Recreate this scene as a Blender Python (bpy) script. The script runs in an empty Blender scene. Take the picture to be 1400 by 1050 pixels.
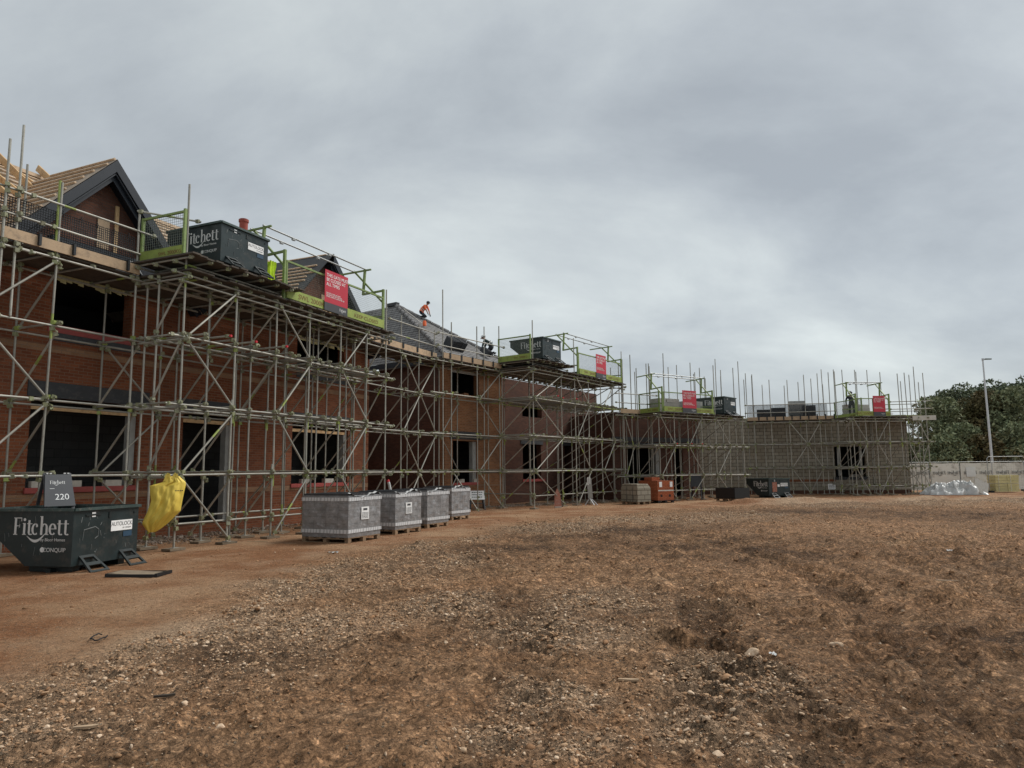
import bpy, math, random
import numpy as np
from mathutils import Vector, Matrix
random.seed(11)
RNG = np.random.default_rng(5)
S = bpy.context.scene
COL = S.collection
R = math.radians

# ------------------------------------------------------------------ camera
F, P, RO, H = 971.0, R(7.0), R(-0.6), 1.65          # focal length in photo pixels, pitch, roll, eye height
_r0 = Vector((1, 0, 0)); _f = Vector((0, math.cos(P), math.sin(P))); _u0 = Vector((0, -math.sin(P), math.cos(P)))
_r = _r0*math.cos(RO) + _u0*math.sin(RO); _u = _u0*math.cos(RO) - _r0*math.sin(RO)
cd = bpy.data.cameras.new('camera'); cam = bpy.data.objects.new('camera', cd); COL.objects.link(cam)
m = Matrix((( _r.x, _u.x, -_f.x, 0), (_r.y, _u.y, -_f.y, 0), (_r.z, _u.z, -_f.z, H), (0, 0, 0, 1)))
cam.matrix_world = m
cd.sensor_width = 36; cd.lens = 36*F/1400; cd.clip_end = 3000; cd.clip_start = 0.1
S.camera = cam

def ray(x, y): return _f*F + _r*(x-700) + _u*(525-y)
def ground(x, y, z=0.0):
    d = ray(x, y); t = (z-H)/d.z; return Vector((d.x*t, d.y*t, z))
def slope_at(px, py=None):                           # X/Y of a sight line (at eye level unless py is given)
    if py is not None: d = ray(px, py); return d.x/d.y
    lo, hi = 300, 900
    for _ in range(40):
        mid = (lo+hi)/2
        if ray(px, mid).z > 0: lo = mid
        else: hi = mid
    d = ray(px, lo); return d.x/d.y

class Frame:                                          # x runs along a facade, y into the building
    def __init__(s, ox, oy, a):
        s.o = Vector((ox, oy, 0)); s.a = R(a); s.d = Vector((math.sin(s.a), math.cos(s.a), 0)); s.p = Vector((-math.cos(s.a), math.sin(s.a), 0))
        s.rz = math.pi/2 - s.a
    def w(s, x, y, z=0): return s.o + s.d*x + s.p*y + Vector((0, 0, z))
    def off(s, x, y):
        q = s.w(x, y); return Frame(q.x, q.y, math.degrees(s.a))
    def at(s, px, y=0, py=None):                               # distance along the line y = const seen at photo column px
        t = slope_at(px, py); q = s.o + s.p*y
        return (t*q.y - q.x)/(s.d.x - t*s.d.y)

# ------------------------------------------------------------------ mesh builder
class MB:
    def __init__(s): s.v=[]; s.f=[]; s.uv=[]; s.mi=[]; s.sm=[]
    def face(s, pts, mat=0, uvs=None, smooth=False):
        b = len(s.v); s.v += [tuple(p) for p in pts]; s.f.append(tuple(range(b, b+len(pts)))); s.mi.append(mat); s.sm.append(smooth)
        if uvs is None:
            a, c, d = Vector(pts[0]), Vector(pts[1]), Vector(pts[2]); n = (c-a).cross(d-a)
            ax = max(range(3), key=lambda i: abs(n[i])); uvs = [[(p[1], p[2]), (p[0], p[2]), (p[0], p[1])][ax] for p in pts]
        s.uv.append(list(uvs)); return s
    def box(s, c, size, rot=None, mat=0, top=None):
        hx, hy, hz = size[0]/2, size[1]/2, size[2]/2
        pts = [Vector((x, y, z)) for z in (-hz, hz) for x, y in ((-hx, -hy), (hx, -hy), (hx, hy), (-hx, hy))]
        M = rot if rot is not None else Matrix.Identity(3)
        if isinstance(M, (int, float)): M = Matrix.Rotation(M, 3, 'Z')
        loc = [p.copy() for p in pts]; pts = [M @ p + Vector(c) for p in pts]
        for k, q in enumerate(((3,2,1,0), (4,5,6,7), (0,1,5,4), (1,2,6,5), (2,3,7,6), (3,0,4,7))):
            ax = (2, 2, 1, 0, 1, 0)[k]
            uvs = [[(loc[i][1], loc[i][2]), (loc[i][0], loc[i][2]), (loc[i][0], loc[i][1])][ax] for i in q]
            s.face([pts[i] for i in q], mat, uvs)
        return s
    def bar(s, p, q, w, h, mat=0, up=(0, 0, 1)):      # rectangular bar from p to q, w across, h along up
        p, q = Vector(p), Vector(q); d = q-p; L = d.length; d.normalize(); u = Vector(up)
        if abs(d.dot(u)) > .99: u = Vector((0, 1, 0))
        sx = d.cross(u).normalized(); u = sx.cross(d)
        M = Matrix((d, sx, u)).transposed(); return s.box((p+q)/2, (L, w, h), M, mat)
    def tube(s, p, q, r, n=8, mat=0, r2=None, cap=True, capmat=None):
        p, q = Vector(p), Vector(q); d = q-p
        if d.length < 1e-6: return s
        d.normalize(); a = Vector((0, 0, 1)) if abs(d.z) < .9 else Vector((1, 0, 0))
        x = d.cross(a).normalized(); y = d.cross(x); r2 = r if r2 is None else r2
        b = len(s.v); L = (q-p).length
        for (c, rr) in ((p, r), (q, r2)):
            for i in range(n):
                t = 2*math.pi*i/n; s.v.append(tuple(c + x*rr*math.cos(t) + y*rr*math.sin(t)))
        for i in range(n):
            j = (i+1) % n; s.f.append((b+i, b+j, b+n+j, b+n+i)); s.mi.append(mat); s.sm.append(True)
            s.uv.append([(i/n*.2, 0), ((i+1)/n*.2, 0), ((i+1)/n*.2, L), (i/n*.2, L)])
        if cap:
            cm = mat if capmat is None else capmat
            s.face([s.v[b+i] for i in range(n)][::-1], cm); s.face([s.v[b+n+i] for i in range(n)], cm)
        return s
    def path(s, pts, r, n=8, mat=0):
        for a, b in zip(pts[:-1], pts[1:]): s.tube(a, b, r, n, mat)
        return s
    def prism(s, poly, f0, f1, mat=0, matside=None):  # poly of 2d points; f0/f1 map (a,b)->3d for the two faces
        A = [Vector(f0(*p)) for p in poly]; B = [Vector(f1(*p)) for p in poly]; ms = mat if matside is None else matside
        s.face(A, mat, poly); s.face(B[::-1], mat, poly[::-1])
        for i in range(len(poly)):
            j = (i+1) % len(poly); s.face([A[j], A[i], B[i], B[j]], ms)
        return s
    def join(s, o, M=None, mat=None):
        b = len(s.v)
        s.v += [tuple(M @ Vector(v)) for v in o.v] if M is not None else o.v
        s.f += [tuple(i+b for i in f) for f in o.f]; s.uv += o.uv; s.sm += o.sm; s.mi += o.mi if mat is None else [mat]*len(o.mi); return s
    def mesh(s, name, mats):
        me = bpy.data.meshes.new(name); me.from_pydata(s.v, [], s.f)
        for mt in (mats if isinstance(mats, (list, tuple)) else [mats]): me.materials.append(mt)
        me.polygons.foreach_set('material_index', s.mi); me.polygons.foreach_set('use_smooth', s.sm)
        ul = me.uv_layers.new(name='UVMap'); flat = [c for f in s.uv for p in f for c in p]; ul.data.foreach_set('uv', flat)
        me.update(); return me
    def build(s, name, mats, parent=None, loc=None, rz=0):
        o = bpy.data.objects.new(name, s.mesh(name, mats)); COL.objects.link(o)
        if parent is not None: o.parent = parent
        if loc is not None: o.location = loc
        if rz: o.rotation_euler.z = rz
        return o

def tag(o, label=None, cat=None, group=None, kind=None):
    if label: o['label'] = label
    if cat: o['category'] = cat
    if group: o['group'] = group
    if kind: o['kind'] = kind
    return o
def thing(name, label, cat, loc=(0, 0, 0), rz=0, group=None):
    o = bpy.data.objects.new(name, None); o.empty_display_size = .2; COL.objects.link(o)
    o.location = loc; o.rotation_euler.z = rz; return tag(o, label, cat, group)
def fthing(name, label, cat, fr, group=None, z=0): return thing(name, label, cat, (fr.o.x, fr.o.y, z), fr.rz, group)
KIDS = {}
def copy_tree(o, parent=None):
    kids = [c for c in bpy.data.objects if c.parent == o]
    c = o.copy(); COL.objects.link(c)
    if parent is not None: c.parent = parent
    for k in kids: copy_tree(k, c)
    return c

# ------------------------------------------------------------------ materials
MAT = {}
def nodes(name):
    mt = bpy.data.materials.new(name); mt.use_nodes = True; nt = mt.node_tree; MAT[name] = mt
    b = nt.nodes['Principled BSDF']; return mt, nt, b
def N(nt, typ, **kw):
    n = nt.nodes.new(typ)
    for k, v in kw.items():
        if k.startswith('i_'): n.inputs[k[2:].replace('_', ' ')].default_value = v
        else: setattr(n, k, v)
    return n
def ramp(nt, fac, stops):
    r = nt.nodes.new('ShaderNodeValToRGB'); e = r.color_ramp.elements
    while len(e) < len(stops): e.new(0.5)
    for el, (p, c) in zip(e, stops):
        el.position = p; el.color = (c, c, c, 1) if isinstance(c, (int, float)) else (*c, 1)
    nt.links.new(fac, r.inputs[0]); return r.outputs[0]
def mixc(nt, fac, a, b, mode='MIX'):
    x = nt.nodes.new('ShaderNodeMix'); x.data_type = 'RGBA'; x.blend_type = mode
    for sock, val in ((x.inputs[0], fac), (x.inputs[6], a), (x.inputs[7], b)):
        if hasattr(val, 'is_output'): nt.links.new(val, sock)
        elif isinstance(val, (int, float)): sock.default_value = val
        else: sock.default_value = (*val, 1)
    return x.outputs[2]
def noise(nt, vec, scale, detail=4, rough=.6):
    n = N(nt, 'ShaderNodeTexNoise', i_Scale=scale, i_Detail=detail, i_Roughness=rough)
    if vec is not None: nt.links.new(vec, n.inputs['Vector'])
    return n.outputs['Fac']
def bump(nt, b, h, strength=.3, dist=.02):
    n = N(nt, 'ShaderNodeBump', i_Strength=strength, i_Distance=dist); nt.links.new(h, n.inputs['Height']); nt.links.new(n.outputs[0], b.inputs['Normal']); return n
def plain(name, col, rough=.6, metal=0, var=.25, dirt=None, scale=6, bumpy=0.0, spec=.4):
    mt, nt, b = nodes(name)
    tc = N(nt, 'ShaderNodeTexCoord'); oi = N(nt, 'ShaderNodeObjectInfo')
    add = N(nt, 'ShaderNodeVectorMath', operation='ADD'); nt.links.new(tc.outputs['Object'], add.inputs[0]); nt.links.new(oi.outputs['Location'], add.inputs[1])
    n1 = noise(nt, add.outputs[0], scale, 6, .65)
    dark = tuple(c*(1-var) for c in col); light = tuple(min(1, c*(1+var)) for c in col)
    c = ramp(nt, n1, [(.3, dark), (.7, light)])
    c = mixc(nt, .35, c, ramp(nt, oi.outputs['Random'], [(0, tuple(x*.7 for x in col)), (1, tuple(min(1, x*1.3) for x in col))]))
    if dirt:
        n2 = noise(nt, add.outputs[0], scale*2.3, 8, .7)
        c = mixc(nt, ramp(nt, n2, [(.52, 0.0), (.68, .85)]), c, dirt)
    nt.links.new(c, b.inputs['Base Color'])
    b.inputs['Metallic'].default_value = metal; b.inputs['Specular IOR Level'].default_value = spec
    nt.links.new(ramp(nt, n1, [(.2, max(.05, rough-.12)), (.8, min(1, rough+.12))]), b.inputs['Roughness'])
    if bumpy: bump(nt, b, noise(nt, add.outputs[0], scale*6, 6, .7), bumpy, .01)
    return mt
def brick(name, c1, c2, mortar, bw=.225, rh=.075, ms=.009, stain=(.05, .04, .035)):
    mt, nt, b = nodes(name)
    uv = N(nt, 'ShaderNodeUVMap', uv_map='UVMap')
    br = N(nt, 'ShaderNodeTexBrick', i_Scale=1.0, i_Bias=-.1); br.inputs['Brick Width'].default_value = bw; br.inputs['Row Height'].default_value = rh
    br.inputs['Mortar Size'].default_value = ms; br.inputs['Mortar Smooth'].default_value = .2
    br.inputs['Color1'].default_value = (*c1, 1); br.inputs['Color2'].default_value = (*c2, 1); br.inputs['Mortar'].default_value = (*mortar, 1)
    nt.links.new(uv.outputs[0], br.inputs['Vector'])
    big = noise(nt, uv.outputs[0], .6, 5, .6); fine = noise(nt, uv.outputs[0], 40, 4, .6)
    c = mixc(nt, .55, br.outputs['Color'], ramp(nt, fine, [(.2, .35), (.8, 1.0)]), 'MULTIPLY')
    c = mixc(nt, ramp(nt, big, [(.42, 0.0), (.75, .55)]), c, stain)
    nt.links.new(c, b.inputs['Base Color']); b.inputs['Roughness'].default_value = .9; b.inputs['Specular IOR Level'].default_value = .2
    inv = N(nt, 'ShaderNodeMath', operation='MULTIPLY_ADD'); nt.links.new(br.outputs['Fac'], inv.inputs[0]); inv.inputs[1].default_value = -1
    nt.links.new(fine, inv.inputs[2]); bump(nt, b, inv.outputs[0], .5, .01)
    return mt

brick('red_brick', (.215, .068, .032), (.34, .118, .055), (.26, .15, .095), stain=(.08, .04, .028))
brick('orange_brick', (.30, .125, .055), (.44, .20, .09), (.36, .25, .16))
brick('brown_brick', (.115, .050, .033), (.18, .078, .05), (.11, .07, .055))
brick('buff_brick', (.36, .20, .11), (.44, .26, .15), (.33, .22, .15))
brick('block_work', (.33, .30, .235), (.43, .39, .31), (.17, .145, .11), .45, .225, .02, (.24, .19, .125))
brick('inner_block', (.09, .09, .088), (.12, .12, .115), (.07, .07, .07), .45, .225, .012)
brick('slate', (.26, .25, .245), (.34, .33, .32), (.08, .08, .08), .30, .22, .012, (.07, .07, .07))
brick('brick_pack', (.50, .14, .06), (.60, .19, .085), (.18, .05, .03), .22, .07, .008)

def steel(name, base, tint, rough=.5, metal=.35):
    mt, nt, b = nodes(name)
    tc = N(nt, 'ShaderNodeTexCoord'); oi = N(nt, 'ShaderNodeObjectInfo')
    add = N(nt, 'ShaderNodeVectorMath', operation='ADD'); nt.links.new(tc.outputs['Object'], add.inputs[0])
    rv = N(nt, 'ShaderNodeVectorMath', operation='SCALE'); nt.links.new(oi.outputs['Location'], rv.inputs[0]); rv.inputs['Scale'].default_value = 1.0
    nt.links.new(rv.outputs[0], add.inputs[1])
    n1 = noise(nt, add.outputs[0], 3.0, 6, .7); n2 = noise(nt, add.outputs[0], 22, 4, .7)
    c = ramp(nt, n1, [(.3, tuple(x*.72 for x in base)), (.7, tuple(x*1.2 for x in base))])
    c = mixc(nt, ramp(nt, oi.outputs['Random'], [(0, 0.0), (1, .55)]), c, tint)
    c = mixc(nt, ramp(nt, n2, [(.55, 0.0), (.75, .6)]), c, (.13, .085, .055))
    nt.links.new(c, b.inputs['Base Color']); b.inputs['Roughness'].default_value = rough; b.inputs['Metallic'].default_value = metal
    return mt
steel('tube_steel', (.41, .395, .34), (.17, .16, .135), .5, .2)
steel('coupler_steel', (.24, .235, .16), (.25, .28, .12), .6, .2)
steel('galvanised_steel', (.42, .43, .42), (.33, .34, .33), .42, .5)
plain('lime_paint', (.28, .34, .09), .55, 0, .25, (.14, .14, .07), 5)
plain('gate_green', (.20, .27, .09), .5, 0, .25, (.12, .15, .06), 4)
plain('toe_green', (.27, .33, .075), .6, 0, .25, (.20, .22, .07), 3)
plain('red_cap', (.55, .03, .04), .5)
plain('sign_red', (.50, .028, .05), .45, 0, .08)
plain('sign_grey', (.055, .057, .062), .5, 0, .1)
plain('sign_white', (.78, .78, .76), .5, 0, .08)
plain('sign_text', (.75, .74, .72), .5, 0, .05)
plain('toe_text', (.16, .06, .02), .6)
plain('skip_paint', (.020, .031, .032), .38, .1, .35, (.055, .055, .05), 2.2)
plain('skip_paint_dark', (.012, .018, .018), .5, .1, .3, (.03, .03, .028), 3)
plain('skip_rim', (.05, .075, .07), .42, .2, .35, (.16, .15, .13), 5)
plain('logo_white', (.66, .66, .64), .5, 0, .1)
plain('scratch_grey', (.16, .17, .165), .6)
plain('blue_print', (.025, .06, .10), .5)
plain('board_timber', (.20, .155, .105), .85, 0, .35, (.10, .075, .055), 2.5, .4)
plain('deck_timber', (.085, .070, .055), .9, 0, .35, (.045, .035, .03), 2.5, .4)
plain('toe_timber', (.42, .30, .19), .8, 0, .2, (.26, .19, .13), 2, .3)
plain('new_timber', (.56, .37, .19), .7, 0, .25, (.36, .19, .08), 3, .3)
plain('batten_timber', (.55, .41, .28), .75, 0, .3, (.30, .18, .11), 4, .3)
plain('sill_red', (.36, .075, .065), .55, 0, .15, (.25, .06, .05), 4)
plain('lintel_grey', (.05, .052, .056), .7, 0, .25, (.09, .085, .08), 4)
plain('barge_paint', (.014, .018, .025), .5, 0, .15, None, 3)
plain('roof_felt', (.045, .048, .052), .8, 0, .25, (.09, .08, .07), 2)
plain('tan_felt', (.33, .27, .21), .85, 0, .3, (.09, .06, .045), 2)
plain('mesh_black', (.016, .018, .02), .6)
plain('mesh_wire', (.16, .18, .15), .5, .4)
plain('plaster_pale', (.52, .49, .43), .8, 0, .15)
plain('frame_grey', (.32, .32, .30), .6)
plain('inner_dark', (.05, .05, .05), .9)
plain('hole_shade', (.012, .012, .013), .7)
plain('concrete_pale', (.42, .40, .36), .85, 0, .2, (.26, .23, .19), 5, .3)
plain('bag_yellow', (.74, .55, .09), .6, 0, .08, None, 4, .25)
plain('pallet_wood', (.26, .17, .10), .85, 0, .3, (.14, .09, .055), 3, .4)
plain('plastic_white', (.50, .50, .485), .32, 0, .2, (.38, .37, .34), 3, .2)
plain('yellow_foam', (.58, .52, .26), .8, 0, .15, (.40, .36, .2), 4)
plain('banner_white', (.72, .69, .62), .7, 0, .12, (.36, .33, .28), .8)
plain('banner_print', (.10, .10, .10), .7, 0, .1)
plain('hoarding_white', (.60, .58, .54), .7, 0, .12)
plain('lamp_grey', (.50, .51, .52), .45, .3, .1)
plain('black_plastic', (.012, .013, .014), .5)
plain('vest_orange', (.85, .16, .055), .7, 0, .15)
plain('vest_lime', (.55, .75, .03), .7, 0, .15)
plain('cloth_dark', (.018, .020, .026), .85, 0, .3)
plain('cloth_green', (.018, .034, .030), .85, 0, .3)
plain('skin', (.42, .22, .15), .6, 0, .1)
plain('hair_dark', (.02, .015, .012), .8)
plain('helmet_dark', (.025, .028, .04), .35)
plain('helmet_white', (.75, .75, .74), .35)
plain('eye_white', (.7, .7, .7), .3)
plain('reflective', (.62, .62, .58), .4)
plain('bark', (.055, .042, .03), .95, 0, .35, None, 6, .6)
plain('stone', (.27, .21, .155), .9, 0, .35, (.16, .10, .065), 9, .5)
plain('chimney_red', (.30, .07, .05), .8)
plain('panel_pink', (.34, .13, .085), .8, 0, .3, (.42, .36, .3), 8)

# shrink-wrapped tile pack: grey tiles under wrinkled clear film
def wrap():
    mt, nt, b = nodes('wrapped_tiles')
    uv = N(nt, 'ShaderNodeUVMap', uv_map='UVMap'); tc = N(nt, 'ShaderNodeTexCoord')
    br = N(nt, 'ShaderNodeTexBrick', i_Scale=1.0, offset=.0); br.inputs['Brick Width'].default_value = .36; br.inputs['Row Height'].default_value = .16
    br.inputs['Mortar Size'].default_value = .012; br.inputs['Color1'].default_value = (.095, .09, .086, 1); br.inputs['Color2'].default_value = (.15, .142, .135, 1); br.inputs['Mortar'].default_value = (.06, .058, .056, 1)
    nt.links.new(uv.outputs[0], br.inputs['Vector'])
    mp = N(nt, 'ShaderNodeMapping'); mp.inputs['Scale'].default_value = (1.7, 2.4, 1); nt.links.new(uv.outputs[0], mp.inputs[0])
    w1 = noise(nt, mp.outputs[0], 2.2, 8, .75); w2 = noise(nt, tc.outputs['Object'], 7, 6, .7)
    c = mixc(nt, ramp(nt, w1, [(.40, .18), (.56, .42), (.68, .9)]), br.outputs['Color'], (.46, .46, .47))  # pale streaks paint the film's glare into the colour
    c = mixc(nt, ramp(nt, w2, [(.55, 0.0), (.8, .5)]), c, (.24, .20, .17))
    nt.links.new(c, b.inputs['Base Color']); b.inputs['Roughness'].default_value = .28; b.inputs['Coat Weight'].default_value = .4; b.inputs['Coat Roughness'].default_value = .15
    bump(nt, b, w1, .7, .03)
wrap()
def tape():
    mt, nt, b = nodes('printed_tape')
    uv = N(nt, 'ShaderNodeUVMap', uv_map='UVMap')
    ck = N(nt, 'ShaderNodeTexWave', i_Scale=3.2, i_Distortion=6.0, i_Detail=3.0); nt.links.new(uv.outputs[0], ck.inputs[0])
    nt.links.new(ramp(nt, ck.outputs['Fac'], [(.22, (.40, .40, .40)), (.40, (.60, .60, .60))]), b.inputs['Base Color']); b.inputs['Roughness'].default_value = .35
tape()
def leaf(name, cols):
    mt, nt, b = nodes(name)
    g = N(nt, 'ShaderNodeNewGeometry'); oi = N(nt, 'ShaderNodeObjectInfo'); tc = N(nt, 'ShaderNodeTexCoord')
    c = ramp(nt, g.outputs['Random Per Island'], [(0, cols[0]), (.55, cols[1]), (1, cols[2])])
    c = mixc(nt, ramp(nt, noise(nt, tc.outputs['Object'], .5, 3), [(.4, 0.0), (.65, .7)]), c, cols[3])
    nt.links.new(c, b.inputs['Base Color']); b.inputs['Roughness'].default_value = .75; b.inputs['Specular IOR Level'].default_value = .2
leaf('leaf_green', ((.08, .105, .06), (.17, .205, .11), (.31, .33, .18), (.21, .20, .115)))
leaf('leaf_dark', ((.06, .085, .058), (.125, .158, .10), (.22, .25, .155), (.16, .17, .10)))
leaf('leaf_brown', ((.055, .048, .024), (.13, .10, .046), (.20, .155, .075), (.10, .10, .04)))

def ground_mat():
    mt, nt, b = nodes('site_soil')
    tc = N(nt, 'ShaderNodeTexCoord'); ob = tc.outputs['Object']
    at = N(nt, 'ShaderNodeAttribute', attribute_name='zone'); sp = N(nt, 'ShaderNodeSeparateColor'); nt.links.new(at.outputs['Color'], sp.inputs[0])
    track, rub, wet = sp.outputs[0], sp.outputs[1], sp.outputs[2]
    nb, nm, nf, nx = noise(nt, ob, .35, 5), noise(nt, ob, 2.2, 8, .7), noise(nt, ob, 14, 8, .72), noise(nt, ob, 70, 5, .7)
    soil = ramp(nt, nm, [(.28, (.40, .222, .114)), (.5, (.585, .335, .178)), (.70, (.73, .455, .265))])
    soil = mixc(nt, ramp(nt, nb, [(.38, 0.0), (.62, .35)]), soil, (.63, .325, .16))
    soil = mixc(nt, ramp(nt, noise(nt, ob, .8, 6, .62), [(.52, 0.0), (.70, .38)]), soil, (.72, .48, .29))
    trk = ramp(nt, nm, [(.3, (.28, .128, .060)), (.55, (.37, .175, .083)), (.75, (.47, .255, .138))])
    trk = mixc(nt, ramp(nt, noise(nt, ob, .9, 7, .65), [(.50, 0.0), (.66, .55)]), trk, (.60, .40, .25))
    trk = mixc(nt, ramp(nt, nb, [(.45, 0.0), (.62, .8)]), trk, (.58, .37, .215))
    c = mixc(nt, track, soil, trk)
    c = mixc(nt, ramp(nt, rub, [(.2, 0.0), (.75, .75)]), c, (.74, .52, .34))
    c = mixc(nt, wet, c, (.125, .07, .039))
    # small stones: paler cells
    vo = N(nt, 'ShaderNodeTexVoronoi', i_Scale=34.0); vo.inputs['Randomness'].default_value = 1.0; nt.links.new(ob, vo.inputs['Vector'])
    v2 = N(nt, 'ShaderNodeTexVoronoi', i_Scale=85.0); nt.links.new(ob, v2.inputs['Vector'])
    def peb(v, lim):
        s3 = N(nt, 'ShaderNodeSeparateColor'); nt.links.new(v.outputs['Color'], s3.inputs[0])
        a = N(nt, 'ShaderNodeMath', operation='LESS_THAN'); nt.links.new(s3.outputs[0], a.inputs[0]); nt.links.new(lim, a.inputs[1])
        d = ramp(nt, v.outputs['Distance'], [(.30, 1.0), (.42, 0.0)])
        mlt = N(nt, 'ShaderNodeMath', operation='MULTIPLY'); nt.links.new(a.outputs[0], mlt.inputs[0]); nt.links.new(d, mlt.inputs[1]); return mlt.outputs[0], s3.outputs[1]
    lim = N(nt, 'ShaderNodeMath', operation='MULTIPLY_ADD'); nt.links.new(rub, lim.inputs[0]); lim.inputs[1].default_value = .45; lim.inputs[2].default_value = .17
    p1, t1 = peb(vo, lim.outputs[0]); p2, t2 = peb(v2, lim.outputs[0])
    c = mixc(nt, p1, c, ramp(nt, t1, [(0, (.26, .16, .095)), (.6, (.38, .26, .165)), (1, (.56, .43, .30))]))
    c = mixc(nt, p2, c, ramp(nt, t2, [(0, (.24, .145, .085)), (.7, (.40, .28, .18)), (1, (.60, .47, .34))]))
    cr = N(nt, 'ShaderNodeMapping'); cr.inputs['Scale'].default_value = (5.5, 9, 6); nt.links.new(ob, cr.inputs[0])
    ncr = noise(nt, cr.outputs[0], 1.0, 9, .78)
    rough_ = N(nt, 'ShaderNodeMath', operation='MULTIPLY_ADD'); nt.links.new(track, rough_.inputs[0]); rough_.inputs[1].default_value = -.6; rough_.inputs[2].default_value = .8
    c = mixc(nt, rough_.outputs[0], c, ramp(nt, ncr, [(.34, .32), (.44, .9), (.60, 1.0), (.68, 1.4)]), 'MULTIPLY')  # low end of the noise paints shaded crevices into the soil colour
    c = mixc(nt, .5, c, ramp(nt, nf, [(.30, .25), (.56, 1.0)]), 'MULTIPLY')
    c = mixc(nt, .5, c, ramp(nt, nx, [(.34, .3), (.58, 1.0)]), 'MULTIPLY')
    # crumbs: warped cells, each with its own tone, crevice shade painted into the gaps between
    wn = N(nt, 'ShaderNodeTexNoise', i_Scale=7.0, i_Detail=4.0); nt.links.new(ob, wn.inputs['Vector'])
    wv = N(nt, 'ShaderNodeVectorMath', operation='MULTIPLY_ADD'); nt.links.new(wn.outputs['Color'], wv.inputs[0]); wv.inputs[1].default_value = (.06, .06, .06); nt.links.new(ob, wv.inputs[2])
    amt = N(nt, 'ShaderNodeMath', operation='MULTIPLY_ADD'); nt.links.new(track, amt.inputs[0]); amt.inputs[1].default_value = -.7; amt.inputs[2].default_value = .85
    crumb = None
    for sc_, lo, hi in ((9.0, .78, 1.25), (21.0, .70, 1.5), (48.0, .68, 1.6)):
        v = N(nt, 'ShaderNodeTexVoronoi', i_Scale=sc_); nt.links.new(wv.outputs[0], v.inputs['Vector'])
        s3 = N(nt, 'ShaderNodeSeparateColor'); nt.links.new(v.outputs['Color'], s3.inputs[0])
        tone = ramp(nt, s3.outputs[2], [(0, lo), (.7, 1.0), (1, hi)]); gap = ramp(nt, v.outputs['Distance'], [(.42, 1.0), (.75, .66)])
        c = mixc(nt, amt.outputs[0], c, mixc(nt, 1.0, tone, gap, 'MULTIPLY'), 'MULTIPLY')
        if crumb is None: crumb = v.outputs['Distance']
    nt.links.new(c, b.inputs['Base Color']); b.inputs['Roughness'].default_value = .93; b.inputs['Specular IOR Level'].default_value = .15
    h = N(nt, 'ShaderNodeMath', operation='ADD'); nt.links.new(nf, h.inputs[0]); nt.links.new(p1, h.inputs[1])
    h2 = N(nt, 'ShaderNodeMath', operation='MULTIPLY_ADD'); nt.links.new(nx, h2.inputs[0]); h2.inputs[1].default_value = .5; nt.links.new(h.outputs[0], h2.inputs[2])
    h3 = N(nt, 'ShaderNodeMath', operation='MULTIPLY_ADD'); nt.links.new(p2, h3.inputs[0]); h3.inputs[1].default_value = .35; nt.links.new(h2.outputs[0], h3.inputs[2])
    bump(nt, b, h3.outputs[0], 1.0, .055)
ground_mat()

# ------------------------------------------------------------------ world, sun, exposure
W = bpy.data.worlds.new('World'); S.world = W; W.use_nodes = True
nt = W.node_tree; bg = nt.nodes['Background']
SUN_E, SUN_A = R(50), R(66)
sky = N(nt, 'ShaderNodeTexSky', sky_type='NISHITA', sun_disc=False, sun_elevation=SUN_E, sun_rotation=SUN_A)
tc = N(nt, 'ShaderNodeTexCoord'); sx = N(nt, 'ShaderNodeSeparateXYZ'); nt.links.new(tc.outputs['Generated'], sx.inputs[0])
mx = N(nt, 'ShaderNodeMath', operation='MAXIMUM'); nt.links.new(sx.outputs[2], mx.inputs[0]); mx.inputs[1].default_value = 0
ad = N(nt, 'ShaderNodeMath', operation='ADD'); nt.links.new(mx.outputs[0], ad.inputs[0]); ad.inputs[1].default_value = .42
cb = N(nt, 'ShaderNodeCombineXYZ')
for i in (0, 1):
    dv = N(nt, 'ShaderNodeMath', operation='DIVIDE'); nt.links.new(sx.outputs[i], dv.inputs[0]); nt.links.new(ad.outputs[0], dv.inputs[1]); nt.links.new(dv.outputs[0], cb.inputs[i])
mp = N(nt, 'ShaderNodeMapping'); mp.inputs['Location'].default_value = (3.1, 1.7, .4); mp.inputs['Scale'].default_value = (.8, 1.15, 1); nt.links.new(cb.outputs[0], mp.inputs[0])
cn = N(nt, 'ShaderNodeTexNoise', i_Scale=1.9, i_Detail=9.0, i_Roughness=.56, i_Distortion=.22); nt.links.new(mp.outputs[0], cn.inputs['Vector'])
cloud = ramp(nt, cn.outputs['Fac'], [(.30, (2.05, 2.22, 2.36)), (.44, (2.58, 2.78, 2.90)), (.56, (3.12, 3.34, 3.38)), (.72, (3.9, 4.16, 4.1))])
nt.links.new(mixc(nt, .93, sky.outputs[0], cloud), bg.inputs['Color']); bg.inputs['Strength'].default_value = .1
sl = bpy.data.lights.new('sun', 'SUN'); so = bpy.data.objects.new('sun', sl); COL.objects.link(so)
sl.energy = 1.5; sl.angle = R(26); sl.color = (1, .97, .93)
so.rotation_euler = (math.pi/2 - SUN_E, 0, math.pi - SUN_A)
so.rotation_euler = Vector((math.sin(SUN_A)*math.cos(SUN_E), math.cos(SUN_A)*math.cos(SUN_E), math.sin(SUN_E))).to_track_quat('Z', 'Y').to_euler()
S.view_settings.view_transform = 'Standard'; S.view_settings.look = 'None'; S.view_settings.exposure = .95; S.view_settings.gamma = 1

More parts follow.
